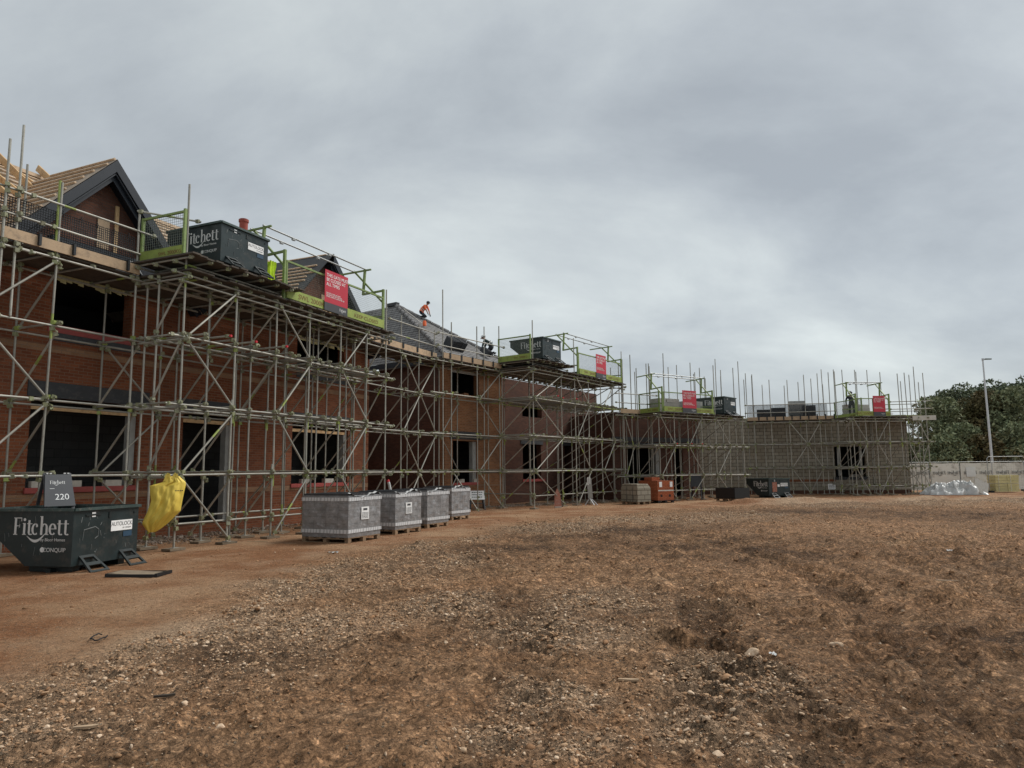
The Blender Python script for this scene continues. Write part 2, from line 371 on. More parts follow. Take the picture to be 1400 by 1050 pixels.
# ------------------------------------------------------------------ ground
def vnoise(x, y, seed):
    xi, yi = np.floor(x).astype(np.int64), np.floor(y).astype(np.int64); fx, fy = x-xi, y-yi
    fx = fx*fx*(3-2*fx); fy = fy*fy*(3-2*fy)
    def h(a, b):
        n = (a*374761393 + b*668265263 + seed*974634777) & 0x7fffffff
        n = ((n ^ (n >> 13))*1274126177) & 0x7fffffff; return ((n ^ (n >> 16)) & 0xffff)/65535.0
    return (h(xi, yi)*(1-fx)+h(xi+1, yi)*fx)*(1-fy) + (h(xi, yi+1)*(1-fx)+h(xi+1, yi+1)*fx)*fy
def fbm(x, y, seed, octv=5, lac=2.03, gain=.5):
    t = np.zeros_like(x); a = 1.0; n = 0
    for k in range(octv): t += a*vnoise(x*lac**k, y*lac**k, seed+k*17); n += a; a *= gain
    return t/n - .5
def smooth(a, b, t): t = np.clip((t-a)/(b-a), 0, 1); return t*t*(3-2*t)
EDGE = [ground(*p) for p in ((-420, 1049), (-150, 985), (0, 940), (120, 905), (250, 862), (330, 818), (400, 788), (480, 764), (560, 745), (640, 730), (720, 714), (830, 703), (950, 695), (1100, 690))]
EY = np.array([p.y for p in EDGE] + [36, 40]); EX = np.array([p.x for p in EDGE] + [40, 400])
RUTS = [[ground(*p) for p in q] for q in (((1500, 1000), (1400, 930), (1320, 850), (1200, 785), (1050, 748), (900, 728)), ((1560, 900), (1400, 840), (1300, 795), (1150, 755), (1000, 731)),
        ((1180, 1049), (1130, 920), (1060, 820), (970, 762), (850, 733)), ((1500, 790), (1400, 768), (1250, 745), (1100, 727)), ((900, 1049), (880, 930), (840, 850), (770, 790), (690, 755)))]
PATCH = [(*ground(*p).xy, r) for p, r in (((830, 835), 1.3), ((770, 860), 1.0), ((640, 830), .9), ((760, 960), .45), ((690, 1000), .3), ((1010, 935), .7), ((960, 1000), .4), ((1060, 1040), .3), ((800, 1030), .3),
        ((300, 880), 1.3), ((120, 930), 1.2), ((60, 1000), .8), ((470, 790), 1.6), ((250, 930), .8), ((560, 770), 1.5), ((870, 712), 2.4), ((960, 708), 2.6), ((1020, 704), 2.0), ((760, 722), 1.8), ((1120, 690), 3.0), ((1250, 688), 3.0), ((1370, 686), 3.0), ((420, 860), 1.0))]
SCAF = [ground(*p) for p in ((150, 745), (240, 740), (330, 728), (420, 715), (560, 700), (660, 694), (760, 690), (860, 684))]
def zones(x, y):
    wob = fbm(x*.5, y*.5, 3, 4)*1.6
    sd = np.interp(y, EY, EX) - x + wob                # > 0 on the trodden track
    track = smooth(-.75, .85, sd + fbm(x*2.3, y*2.3, 8, 4)*1.2)
    rub = np.zeros_like(x)
    band = np.exp(-((sd+.8)/.6)**2)*smooth(30, 10, y)
    rub = np.maximum(rub, band*.9)
    for (px, py, r) in PATCH: rub = np.maximum(rub, np.exp(-(((x-px)/r)**2 + ((y-py)/(r*1.15))**2)))
    rub *= np.clip(.75 + 1.6*fbm(x*1.1, y*1.1, 21, 4), 0, 1.2)
    return sd, track, np.clip(rub, 0, 1)
def rutfield(x, y):
    dep = np.zeros_like(x); lug = np.zeros_like(x)
    for q in RUTS:
        for side in (-.95, .95):
            best = np.full(x.shape, 9.0); arc = np.zeros_like(x); sgn = np.zeros_like(x); acc = 0
            for a, b in zip(q[:-1], q[1:]):
                d = (b-a).xy; L = d.length; d = d/L; n = Vector((-d.y, d.x)); ox, oy = a.x+n.x*side, a.y+n.y*side
                t = np.clip((x-ox)*d.x+(y-oy)*d.y, 0, L); cx, cy = ox+d.x*t, oy+d.y*t
                dd = np.hypot(x-cx, y-cy); mk = dd < best; best = np.where(mk, dd, best); arc = np.where(mk, acc+t, arc); sgn = np.where(mk, (x-ox)*n.x+(y-oy)*n.y, sgn); acc += L
            inside = smooth(.34, .2, best)
            rim = np.exp(-((best-.40)/.11)**2)
            dep += -inside*.022 + rim*.022
            lug += inside*np.tanh(2.5*np.sin((arc + np.abs(sgn)*.9)*2*math.pi/.30))*.036*np.clip(.5+2*fbm(x*.9, y*.9, 77, 3), 0, 1)
    return dep, lug
def height(x, y):
    sd, track, rub = zones(x, y); rough = 1-track
    dep, lug = rutfield(x, y); far = smooth(3, 12, y)
    h = fbm(x*.22, y*.22, 1, 3)*.12*(.35+.65*rough)*smooth(2, 8, y)
    h += rough*(fbm(x*1.3, y*1.3, 31, 5, gain=.55)*.085 + np.maximum(fbm(x*3.4, y*3.4, 41, 5, gain=.65), 0)**1.2*.33 + fbm(x*8, y*11, 51, 3, gain=.7)*.085)
    h += track*(fbm(x*2.2, y*2.2, 61, 5)*.022)
    h += (dep+lug)*rough + rub*np.maximum(fbm(x*6, y*6, 71, 4)+.1, 0)*.12
    rp = smooth(.05, .22, x/np.maximum(y, .1))*smooth(4.5, 6.5, y)*smooth(24, 13, y)*np.clip(.45+3.2*fbm(x*.45, y*.45, 131, 4), 0, 1)
    fr = np.mod((y*.95 - x*.33 + fbm(x*.9, y*.6, 141, 4)*1.9)/.75, 1.0)
    h += rough*rp*((1-fr)**2*smooth(0, .10, fr))*.15*np.clip(.45+3.0*fbm(x*1.9, y*.8, 151, 3), 0, 1.2)
    clod = np.exp(-((y-34.5)/1.6)**2)*smooth(7, 12, x)*np.maximum(fbm(x*.8, y*.8, 91, 4)+.2, 0)*.55
    return h + clod
def make_ground():
    ys = [-8.0]
    while ys[-1] < 420: ys.append(ys[-1] + max(.028, max(.0062, .0)*max(0, ys[-1]-1.0)) if ys[-1] > 1.5 else ys[-1]+.25)
    ys = np.array(ys); nu = 560; us = np.linspace(-1, 1, nu); hw = .95*np.maximum(ys, 0)+5
    X = us[None, :]*hw[:, None]; Y = np.repeat(ys[:, None], nu, 1); n, mcol = X.shape
    xf, yf = X.ravel(), Y.ravel()
    z = height(xf, yf)*smooth(140, 70, yf); sd, tr, rub = zones(xf, yf)
    dep, lug = rutfield(xf, yf)
    wet = np.clip(smooth(.02, .2, fbm(xf*.35, yf*.35, 15, 4))*.3 + np.clip(-dep*9, 0, .4), 0, 1)*(1-tr)
    for p, r in (((950, 742), 4.0), ((1010, 758), 3.0), ((1410, 880), 1.2), ((880, 725), 3.4), ((700, 752), 2.6), ((340, 900), .8), ((600, 775), 1.5), ((1120, 700), 5), ((1300, 705), 5), ((800, 735), 2.5)):
        g = ground(*p); wet = np.maximum(wet, .95*np.exp(-(((xf-g.x)/r)**2+((yf-g.y)/(r*.6))**2))*np.clip(.7+1.8*fbm(xf*1.7, yf*1.7, 25, 4), 0, 1))
    me = bpy.data.meshes.new('ground'); me.vertices.add(n*mcol); me.vertices.foreach_set('co', np.stack([xf, yf, z], 1).astype(np.float32).ravel())
    i = (np.arange(n-1)[:, None]*mcol + np.arange(mcol-1)[None, :]).ravel(); q = np.stack([i, i+1, i+1+mcol, i+mcol], 1).astype(np.int32)
    me.loops.add(q.size); me.loops.foreach_set('vertex_index', q.ravel()); me.polygons.add(len(q))
    me.polygons.foreach_set('loop_start', np.arange(0, q.size, 4, dtype=np.int32)); me.polygons.foreach_set('use_smooth', np.ones(len(q), bool))
    me.update(calc_edges=True)
    ca = me.color_attributes.new('zone', 'FLOAT_COLOR', 'POINT'); ca.data.foreach_set('color', np.stack([tr, rub, wet, np.ones_like(tr)], 1).astype(np.float32).ravel())
    me.materials.append(MAT['site_soil']); o = bpy.data.objects.new('ground', me); COL.objects.link(o); tag(o, kind='structure'); return o
make_ground()
def gz(x, y): return float(height(np.array([x]), np.array([y]))[0])

def ico(sub):
    import bmesh
    bm = bmesh.new(); bmesh.ops.create_icosphere(bm, subdivisions=sub, radius=1); bm.verts.ensure_lookup_table()
    v = np.array([x.co[:] for x in bm.verts]); f = np.array([[q.index for q in p.verts] for p in bm.faces]); bm.free(); return v, f
def scatter(name, pos, size, sub, mat, label=None, flat=.6, kind='stuff'):
    v, f = ico(sub); k, nv = len(pos), len(v)
    V = np.repeat(v[None], k, 0)
    V = V*(1 + RNG.normal(0, .16 if sub < 3 else .03, (k, nv, 1)))
    for _ in range(8):                                  # broken faces
        dn = RNG.normal(0, 1, (k, 1, 3)); dn /= np.linalg.norm(dn, axis=2, keepdims=True); V = V - np.maximum((V*dn).sum(2, keepdims=True)-RNG.uniform(.35, .8, (k, 1, 1)), 0)*dn
    V *= np.stack([RNG.uniform(.6, 1.25, k), RNG.uniform(.6, 1.25, k), RNG.uniform(flat*.6, flat*1.3, k)], 1)[:, None, :]
    th = RNG.uniform(0, 6.283, k); ph = RNG.normal(0, .35, k); c, s_ = np.cos(th), np.sin(th); cp, sp_ = np.cos(ph), np.sin(ph)
    y2 = V[..., 1]*cp[:, None]-V[..., 2]*sp_[:, None]; z2 = V[..., 1]*sp_[:, None]+V[..., 2]*cp[:, None]; V = np.stack([V[..., 0], y2, z2], -1)
    x = V[..., 0]*c[:, None]-V[..., 1]*s_[:, None]; y = V[..., 0]*s_[:, None]+V[..., 1]*c[:, None]
    V = np.stack([x, y, V[..., 2]], -1)*size[:, None, None] + pos[:, None, :]
    Fa = (f[None]+(np.arange(k)*nv)[:, None, None]).reshape(-1, 3).astype(np.int32)
    me = bpy.data.meshes.new(name); me.vertices.add(k*nv); me.vertices.foreach_set('co', V.reshape(-1).astype(np.float32))
    me.loops.add(Fa.size); me.loops.foreach_set('vertex_index', Fa.ravel()); me.polygons.add(len(Fa)); me.polygons.foreach_set('loop_start', np.arange(0, Fa.size, 3, dtype=np.int32))
    me.update(calc_edges=True); me.materials.append(mat); o = bpy.data.objects.new(name, me); COL.objects.link(o)
    tag(o, label, None, None, kind); return o
def rubble_mat(name, a, b_, c_):
    mt, nt, b = nodes(name); g = N(nt, 'ShaderNodeNewGeometry'); tc = N(nt, 'ShaderNodeTexCoord')
    c = ramp(nt, g.outputs['Random Per Island'], [(0, a), (.6, b_), (1, c_)])
    n1 = noise(nt, tc.outputs['Object'], 18, 6, .7)
    c = mixc(nt, ramp(nt, n1, [(.42, 0.0), (.7, .8)]), c, (.28, .155, .08)); nt.links.new(c, b.inputs['Base Color']); b.inputs['Roughness'].default_value = .92; b.inputs['Specular IOR Level'].default_value = .15
    bump(nt, b, noise(nt, tc.outputs['Object'], 60, 5, .7), .5, .01)
rubble_mat('rubble_stone', (.36, .215, .12), (.54, .37, .23), (.72, .57, .42))
rubble_mat('gravel_grey', (.13, .105, .085), (.24, .20, .165), (.42, .37, .32))
rubble_mat('soil_clod', (.17, .092, .047), (.31, .172, .092), (.44, .27, .155))
def place_stones():
    n = 520000
    y = 2.6*np.exp(RNG.uniform(0, math.log(38/2.6), n)); x = RNG.uniform(-1, 1, n)*(.80*y+1.2)
    sd, tr, rub = zones(x, y)
    p = (.006 + 1.4*rub**1.6)*(1-tr) + .006*tr
    keep = RNG.uniform(0, 1, n) < p*np.clip(.25+y/14, .3, 1)
    x, y, tr, rub = x[keep], y[keep], tr[keep], rub[keep]; k = len(x)
    sz = np.exp(RNG.normal(math.log(.0062), .52, k))*np.clip(.8+y/14, .85, 2.8)*(1-.35*tr)*(1+.25*rub)
    sz = np.clip(sz, .004, .028)
    pos = np.stack([x, y, height(x, y)+sz*.02], 1); big = (sz > .02)
    scatter('rubble', pos[big], sz[big], 2, MAT['rubble_stone'], 'pale stones and broken rubble strewn over the churned brown soil')
    scatter('gravel', pos[~big], sz[~big], 1, MAT['rubble_stone'], 'small loose gravel over the churned brown soil')
    n = 300000; y = 2.6*np.exp(RNG.uniform(0, math.log(30/2.6), n)); x = RNG.uniform(-1, 1, n)*(.80*y+1.2); sd, tr, rub = zones(x, y)
    p = (.03+.8*np.clip(fbm(x*.9, y*.9, 111, 4)+.05, 0, .5)+.25*rub)*(1-tr)+.015*tr; keep = RNG.uniform(0, 1, n) < p*np.clip(.25+y/12, .3, 1); x, y = x[keep], y[keep]
    sz = np.clip(np.exp(RNG.normal(math.log(.0062), .55, len(x)))*np.clip(.8+y/10, .9, 3.2), .003, .05)
    scatter('soil_clods', np.stack([x, y, height(x, y)+sz*.05], 1), sz, 1, MAT['soil_clod'], 'crumbled clods of brown soil over the churned ground')
    # grey stone bed under the scaffolds
    n = 16000; t = RNG.uniform(0, len(SCAF)-1.001, n); i = t.astype(int); fr = t-i
    ax = np.array([p.x for p in SCAF]); ay = np.array([p.y for p in SCAF])
    gx = ax[i]*(1-fr)+ax[i+1]*fr + RNG.normal(-.9, .75, n); gy = ay[i]*(1-fr)+ay[i+1]*fr + RNG.normal(.6, .6, n)
    sz = np.exp(RNG.normal(math.log(.024), .45, n)); pos = np.stack([gx, gy, height(gx, gy)+sz*.2], 1)
    scatter('gravel', pos, sz, 1, MAT['gravel_grey'], 'grey stone bed under the scaffolds along the brick houses')
place_stones()
for px, py, r, lab in ((1143, 893, .055, 'pale cream stone lying alone on the dark soil'), (251, 971, .045, 'rounded brown stone half sunk in the soil in the foreground'), (1030, 925, .065, 'flat broken slab of stone among rubble, lower right'),
        (300, 990, .04, 'lumpy tan stone on the near soil, lower left'), (985, 1035, .06, 'yellowish broken stone at the bottom edge of the photo'), (1235, 845, .035, 'small white stone beside the tyre marks'), (1028, 703, .13, 'large pale boulder on the far rubble strip')):
    g = ground(px, py); o = scatter('stone', np.array([[g.x, g.y, gz(g.x, g.y)+r*.25]]), np.array([r]), 3, MAT['rubble_stone'], lab, kind=None); o['category'] = 'stone'
    co = np.empty(len(o.data.vertices)*3, np.float32); o.data.vertices.foreach_get('co', co); co = co.reshape(-1, 3); ctr = co.mean(0); o.data.vertices.foreach_set('co', (co-ctr).ravel()); o.location = Vector(ctr.tolist())

# ------------------------------------------------------------------ walls
def wall(M, x0, x1, z0, z1, ops, y=0.0, th=.30, mat=0, inner=1, flip=1):
    xs = sorted({x0, x1, *[o[0] for o in ops], *[o[1] for o in ops]}); zs = sorted({z0, z1, *[o[2] for o in ops], *[o[3] for o in ops]})
    xs = [v for v in xs if x0 <= v <= x1]; zs = [v for v in zs if z0 <= v <= z1]
    for a, b in zip(xs[:-1], xs[1:]):
        for c, d in zip(zs[:-1], zs[1:]):
            mx_, mz = (a+b)/2, (c+d)/2
            if any(o[0] < mx_ < o[1] and o[2] < mz < o[3] for o in ops): continue
            M.face([(a, y, c), (b, y, c), (b, y, d), (a, y, d)], mat, [(a, c), (b, c), (b, d), (a, d)])
            M.face([(b, y+th, c), (a, y+th, c), (a, y+th, d), (b, y+th, d)], inner, [(b, c), (a, c), (a, d), (b, d)])
    for a, b, c, d in ops:
        for q in (((a, c), (a, d)), ((a, d), (b, d)), ((b, d), (b, c)), ((b, c), (a, c))):
            (p0, q0), (p1, q1) = q
            M.face([(p0, y, q0), (p1, y, q1), (p1, y+th, q1), (p0, y+th, q0)], mat, [(p0+0, q0), (p1, q1), (p1+th, q1+th), (p0+th, q0+th)] if p0 != p1 else [(0, q0), (0, q1), (th, q1), (th, q0)])
    M.face([(x0, y, z0), (x0, y, z1), (x0, y+th, z1), (x0, y+th, z0)], mat, [(0, z0), (0, z1), (th, z1), (th, z0)])
    M.face([(x1, y, z0), (x1, y+th, z0), (x1, y+th, z1), (x1, y, z1)], mat, [(0, z0), (th, z0), (th, z1), (0, z1)])
    M.face([(x0, y, z1), (x1, y, z1), (x1, y+th, z1), (x0, y+th, z1)], mat, [(x0, 0), (x1, 0), (x1, th), (x0, th)])
    return M
def sidewall(M, x, y0, y1, z0, z1, mat=0, face=-1):   # wall across the depth, its brick face towards face * x
    th = .3; xa, xb = (x, x+th) if face < 0 else (x-th, x)
    a, b = (xa, xb)
    M.face([(a, y1, z0), (a, y0, z0), (a, y0, z1), (a, y1, z1)], mat if face < 0 else 1, [(-y1, z0), (-y0, z0), (-y0, z1), (-y1, z1)])
    M.face([(b, y0, z0), (b, y1, z0), (b, y1, z1), (b, y0, z1)], 1 if face < 0 else mat, [(y0, z0), (y1, z0), (y1, z1), (y0, z1)])
    for yy in (y0, y1): M.face([(a, yy, z0), (b, yy, z0), (b, yy, z1), (a, yy, z1)], mat, [(0, z0), (th, z0), (th, z1), (0, z1)])
    M.face([(a, y0, z1), (b, y0, z1), (b, y1, z1), (a, y1, z1)], mat)
    return M
def box_of(x0, x1, y0, y1, z0, z1, mat=0): return MB().box(((x0+x1)/2, (y0+y1)/2, (z0+z1)/2), (x1-x0, y1-y0, z1-z0), None, mat)
def slope_roof(M, e0, e1, r1, r0, mat=0, step=.25, lip=.018):  # courses from the eaves e0-e1 up to the ridge r0-r1, each lapping the one below
    e0, e1, r0, r1 = map(Vector, (e0, e1, r0, r1)); n = (e1-e0).cross(r0-e0 if (r0-e0).length > .1 else r1-e0).normalized()
    if n.z < 0: n = -n
    L = max((r0-e0).length, (r1-e1).length); k = max(1, int(L/step))
    for i in range(k):
        a, b = i/k, (i+1)/k; p0, p1, q0, q1 = e0.lerp(r0, a), e1.lerp(r1, a), e0.lerp(r0, b), e1.lerp(r1, b)
        ux = (p1-p0).length; uo = (p0-e0).dot((e1-e0).normalized()) + (.15 if i % 2 else 0)
        uq = (q0-e0).dot((e1-e0).normalized()) + (.15 if i % 2 else 0)
        P0, P1 = p0+n*lip, p1+n*lip
        M.face([P0, P1, q1+n*.004, q0+n*.004], mat, [(uo, i*.22+.006), (uo+ux, i*.22+.006), (uq+(q1-q0).length, i*.22+.216), (uq, i*.22+.216)])
        M.face([p0, p1, P1, P0], mat, [(uo, i*.22), (uo+ux, i*.22), (uo+ux, i*.22+.005), (uo, i*.22+.005)])
    return M

# ------------------------------------------------------------------ plan
FA = Frame(-7.43, 15.85, 23.5)          # outer line of the near loading bay
HA = FA.off(0, 3.0)                     # facade of the near house
FB = Frame(-3.2, 28.4, 35)              # scaffold line of the hipped house
B2 = FB.off(0, 0); _q = FB.w(4.65, -1.75); B2 = Frame(_q.x, _q.y, 35)
FC = Frame(7.84, 37.5, 56)              # third loading bay
HD = Frame(12.5, 47.5, 101.1)           # blockwork wall
FD = HD.off(0, -1.5)
DECK = 6.30

# near house ---------------------------------------------------------
def house_a():
    h = fthing('brick_house', 'two storey red brick house with dark gables and battened roof behind the nearest scaffold', 'house', HA)
    a = HA.at
    gw = (a(35), a(185), 1.38, 3.45); dr = (a(247), a(315), .25, 3.40); g2 = (a(398), a(475), 1.30, 3.35)
    u1 = (a(72, 0, 430), a(180, 0, 430), 5.12, 6.35); u2 = (7.3, 9.9, 5.25, 6.35); x0, x1 = -9.0, a(503)
    g0 = (-7.6, -4.4, 1.38, 3.45); u0 = (-7.4, -4.8, 5.12, 6.35)
    ops = [gw, dr, g2, u1, u2, g0, u0]
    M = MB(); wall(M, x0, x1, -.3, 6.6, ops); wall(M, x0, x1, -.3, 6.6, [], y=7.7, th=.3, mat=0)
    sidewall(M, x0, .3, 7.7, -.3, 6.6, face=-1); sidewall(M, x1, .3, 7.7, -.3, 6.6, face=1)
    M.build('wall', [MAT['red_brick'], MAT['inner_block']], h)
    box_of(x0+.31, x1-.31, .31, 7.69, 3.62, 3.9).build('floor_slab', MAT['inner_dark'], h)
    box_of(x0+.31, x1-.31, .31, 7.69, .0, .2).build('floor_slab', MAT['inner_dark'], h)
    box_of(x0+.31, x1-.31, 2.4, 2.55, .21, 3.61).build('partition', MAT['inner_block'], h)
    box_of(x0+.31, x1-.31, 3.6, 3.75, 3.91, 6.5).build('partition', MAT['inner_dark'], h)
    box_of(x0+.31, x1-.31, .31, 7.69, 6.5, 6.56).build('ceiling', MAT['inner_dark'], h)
    # brick bands, sills, lintels, props
    for z in (4.48,):
        b = MB(); 
        for q0, q1 in ((x0, x1),): b.face([(q0, -.006, z), (q1, -.006, z), (q1, -.006, z+.15), (q0, -.006, z+.15)], 0, [(q0, 0), (q1, 0), (q1, .15), (q0, .15)]); b.face([(q0, -.006, z+.15), (q1, -.006, z+.15), (q1, .0, z+.15), (q0, .0, z+.15)]); b.face([(q0, 0, z), (q1, 0, z), (q1, -.006, z), (q0, -.006, z)])
        b.build('brick_band', MAT['buff_brick'], h)
    b = MB(); z = 1.10
    for q0, q1 in ((x0, dr[0]-.02), (dr[1]+.02, x1)): b.face([(q0, -.006, z), (q1, -.006, z), (q1, -.006, z+.15), (q0, -.006, z+.15)], 0, [(q0, 0), (q1, 0), (q1, .15), (q0, .15)]); b.face([(q0, -.006, z+.15), (q1, -.006, z+.15), (q1, .0, z+.15), (q0, .0, z+.15)])
    b.build('brick_band', MAT['buff_brick'], h)
    for o in (gw, g2, g0): box_of(o[0]-.03, o[1]+.03, -.05, .12, o[2]-.11, o[2]+.012).build('window_sill', MAT['sill_red'], h)
    for o in (u1, u2, u0):
        box_of(o[0]-.1, o[1]+.25, -.03, .1, o[2]-.17, o[2]+.01).build('window_sill', MAT['sill_red'], h)
        box_of(o[0], o[1]+.3, -.022, .05, o[2]-.36, o[2]-.175).build('sill_membrane', MAT['lintel_grey'], h)
    for o, e in ((gw, .28), (dr, .12), (g2, .15), (g0, .28)):
        b = box_of(o[0]-.1, o[1]+e, -.028, .05, o[3]-.02, o[3]+.34)
        b.build('lintel', MAT['lintel_grey'], h)
        box_of(o[0]+.01, o[1]-.01, .10, .15, o[3]-.30, o[3]-.20).build('timber_prop', MAT['new_timber'], h)
        box_of(o[1]-.16, o[1]-.01, .08, .28, o[2]+.02, o[3]-.31).build('window_jamb', MAT['frame_grey'], h)
    for o in (u1, u2): 
        b = MB(); n = 14
        for i in range(n):
            xa = o[0]+(o[1]-o[0])*i/n; xb = o[0]+(o[1]-o[0])*(i+1)/n-.005; dz = .10+.10*random.random(); b.face([(xa, .02+.02*random.random(), o[3]-dz), (xb, .02, o[3]-dz-.02), (xb, .05, o[3]+.05), (xa, .05, o[3]+.05)])
        b.build('cavity_insulation', MAT['yellow_foam'], h); tag(bpy.data.objects[-1] if False else h.children[-1], 'ragged yellow insulation hanging at the head of the upper window')
    for k, o in enumerate((gw, gw, gw, g2, g2)):
        xx = o[0]+(.12, .95, 1.9, .5, 1.7)[k]; box_of(xx, xx+(.18, .34, .44, .4, .5)[k], -.03, .09, o[2]+.014, o[2]+.16).build('loose_block', MAT['concrete_pale' if k > 2 else 'plaster_pale'], h)
    # main roof: bare battens over felt
    e, rz_ = 6.62, 10.1; rid = 4.0
    M = MB(); M.face([(x0-.3, -.35, e-.15), (x1+.2, -.35, e-.15), (x1+.2, rid, rz_), (x0-.3, rid, rz_)]); M.face([(x1+.2, 8.35, e-.15), (x0-.3, 8.35, e-.15), (x0-.3, rid, rz_), (x1+.2, rid, rz_)])
    for xx in (x0, x1): M.face([(xx, .0, 6.6), (xx, 8, 6.6), (xx, rid, rz_-.06)])
    rf = M.build('roof', MAT['tan_felt'], h)
    M = MB(); dirn = Vector((0, rid+.35, rz_-e+.15)); Ls = dirn.length; dn = dirn/Ls; nn = Vector((0, -dn.z, dn.y))
    k = int(Ls/.30)
    for i in range(k+1):
        p = Vector((0, -.35, e-.15)) + dn*(i*.30+.05) + nn*.026
        M.bar((x0-.3, p.y, p.z), (x1+.2, p.y, p.z), .05, .05, 0, nn)
    M.build('batten', MAT['batten_timber'], rf)
    M = MB(); M.bar((x0-.3, rid, rz_+.05), (x1+.2, rid, rz_+.05), .16, .10); M.build('ridge_board', MAT['batten_timber'], rf)
    for kk in range(9):                               # rafters standing proud near the left gable
        xx = -3.9+kk*.6
        M = MB(); M.bar((xx, 1.4, 8.35), (xx, 4.1, 10.45-.35*(kk % 2)), .05, .18); M.build('rafter', MAT['new_timber'], rf)
    def gable(xc, tiled):
        hw_, ap, base = 2.45, 9.2, 6.6; ov = .42
        M = MB(); M.face([(xc-hw_, 0, base), (xc+hw_, 0, base), (xc, 0, ap)], 0, [(xc-hw_, base), (xc+hw_, base), (xc, ap)]); M.face([(xc+hw_, .3, base), (xc-hw_, .3, base), (xc, .3, ap)], 0)
        g = M.build('gable_wall', MAT['brown_brick'], h)  # brown brick tone also holds the shade under the soffit
        box_of(xc-.12, xc+.20, -.03, .1, 7.25, 8.0).build('vent_panel', MAT['toe_timber'], g)
        box_of(xc+.34, xc+.44, -.035, .1, 7.2, 8.45).build('timber_post', MAT['new_timber'], g)
        s = (ap-base)/hw_
        for sd in (-1, 1):
            bare = tiled and sd < 0
            tip = Vector((xc, -ov, ap+.22)); ft = Vector((xc+sd*(hw_+.55), -ov, ap+.22-s*(hw_+.55)))
            dd = (ft-tip).normalized(); up = Vector((-dd.z*sd, 0, dd.x*sd)); up = up if up.z > 0 else -up
            def pr(o0, o1, y0, y1):
                A = [tip+up*o0, ft+up*o0, ft+up*o1, tip+up*o1]; c0 = Vector((xc, -ov, tip.z+o0/up.z)); c1 = Vector((xc, -ov, tip.z+o1/up.z)); A = [c0, ft+up*o0, ft+up*o1, c1]
                M = MB(); A0 = [Vector((p.x, y0, p.z)) for p in A]; A1 = [Vector((p.x, y1, p.z)) for p in A]
                M.face(A0); M.face(A1[::-1])
                for i in range(4): j = (i+1) % 4; M.face([A0[j], A0[i], A1[i], A1[j]])
                return M
            if not bare: pr(-.19, .02, -ov-.03, -ov).build('barge_board', MAT['barge_paint'], h)
            if not bare: pr(-.34, -.195, -ov+.09, -ov+.115).build('barge_board', MAT['barge_paint'], h)
            if not bare: pr(-.24, -.21, -ov+.001, -.002).build('soffit', MAT['barge_paint'], h)
            back = 3.4
            r0, r1 = Vector((xc, -ov-.02, tip.z+.05)), Vector((xc, back, tip.z+.05)); e0, e1 = Vector((ft.x, -ov-.02, ft.z+.05)), Vector((ft.x, back if sd < 0 else back, ft.z+.05))
            M = MB(); M.face([e0, r0, r1, e1] if sd < 0 else [r0, e0, e1, r1]); M.face([e0-Vector((0, 0, .03)), e1-Vector((0, 0, .03)), r1-Vector((0, 0, .03)), r0-Vector((0, 0, .03))])
            rr = M.build('gable_roof', MAT['roof_felt' if tiled else 'tan_felt'], h)
            M = MB(); nb = int((r0-e0).length/(.3 if not tiled else .24))
            nrm = up
            for i in range(nb+1):
                f = i/nb
                if tiled and sd < 0 and f > .88: continue
                p = e0.lerp(r0, f) + nrm*.028; yb = 2.6 if not tiled else 2.2 - f*.6+.5*random.random()
                M.bar((p.x, -ov-.01 + (.25*random.random() if not tiled else (.05+.4*random.random())), p.z), (p.x, yb-.9*random.random(), p.z+random.uniform(-.02, .02)), .05, .045, 0, nrm)
            M.build('batten', MAT['batten_timber'], rr)
        return g
    gable(HA.at(160, -.42, 217), False); gable(HA.at(456, -.42, 348), True)
    b = MB().box((3.5, 5.2, 10.3), (.5, .5, .9)); 
    M = MB(); xx = a(333, 4.0, 310); Y_ = HA.w(xx, 4).y; z_ = H+ray(333, 300).z/ray(333, 300).y*Y_; M.tube((xx, 4, 9.9), (xx, 4, z_), .16, 14); M.tube((xx, 4, z_-.12), (xx, 4, z_-.02), .19, 14); M.build('chimney_pot', MAT['chimney_red'], h)
    # dark gutter trough stored along the wall head under the gable
    box_of(-1.4, 2.6, -.36, -.16, 6.72, 7.12).build('gutter', MAT['barge_paint'], h)
    return h
house_a()

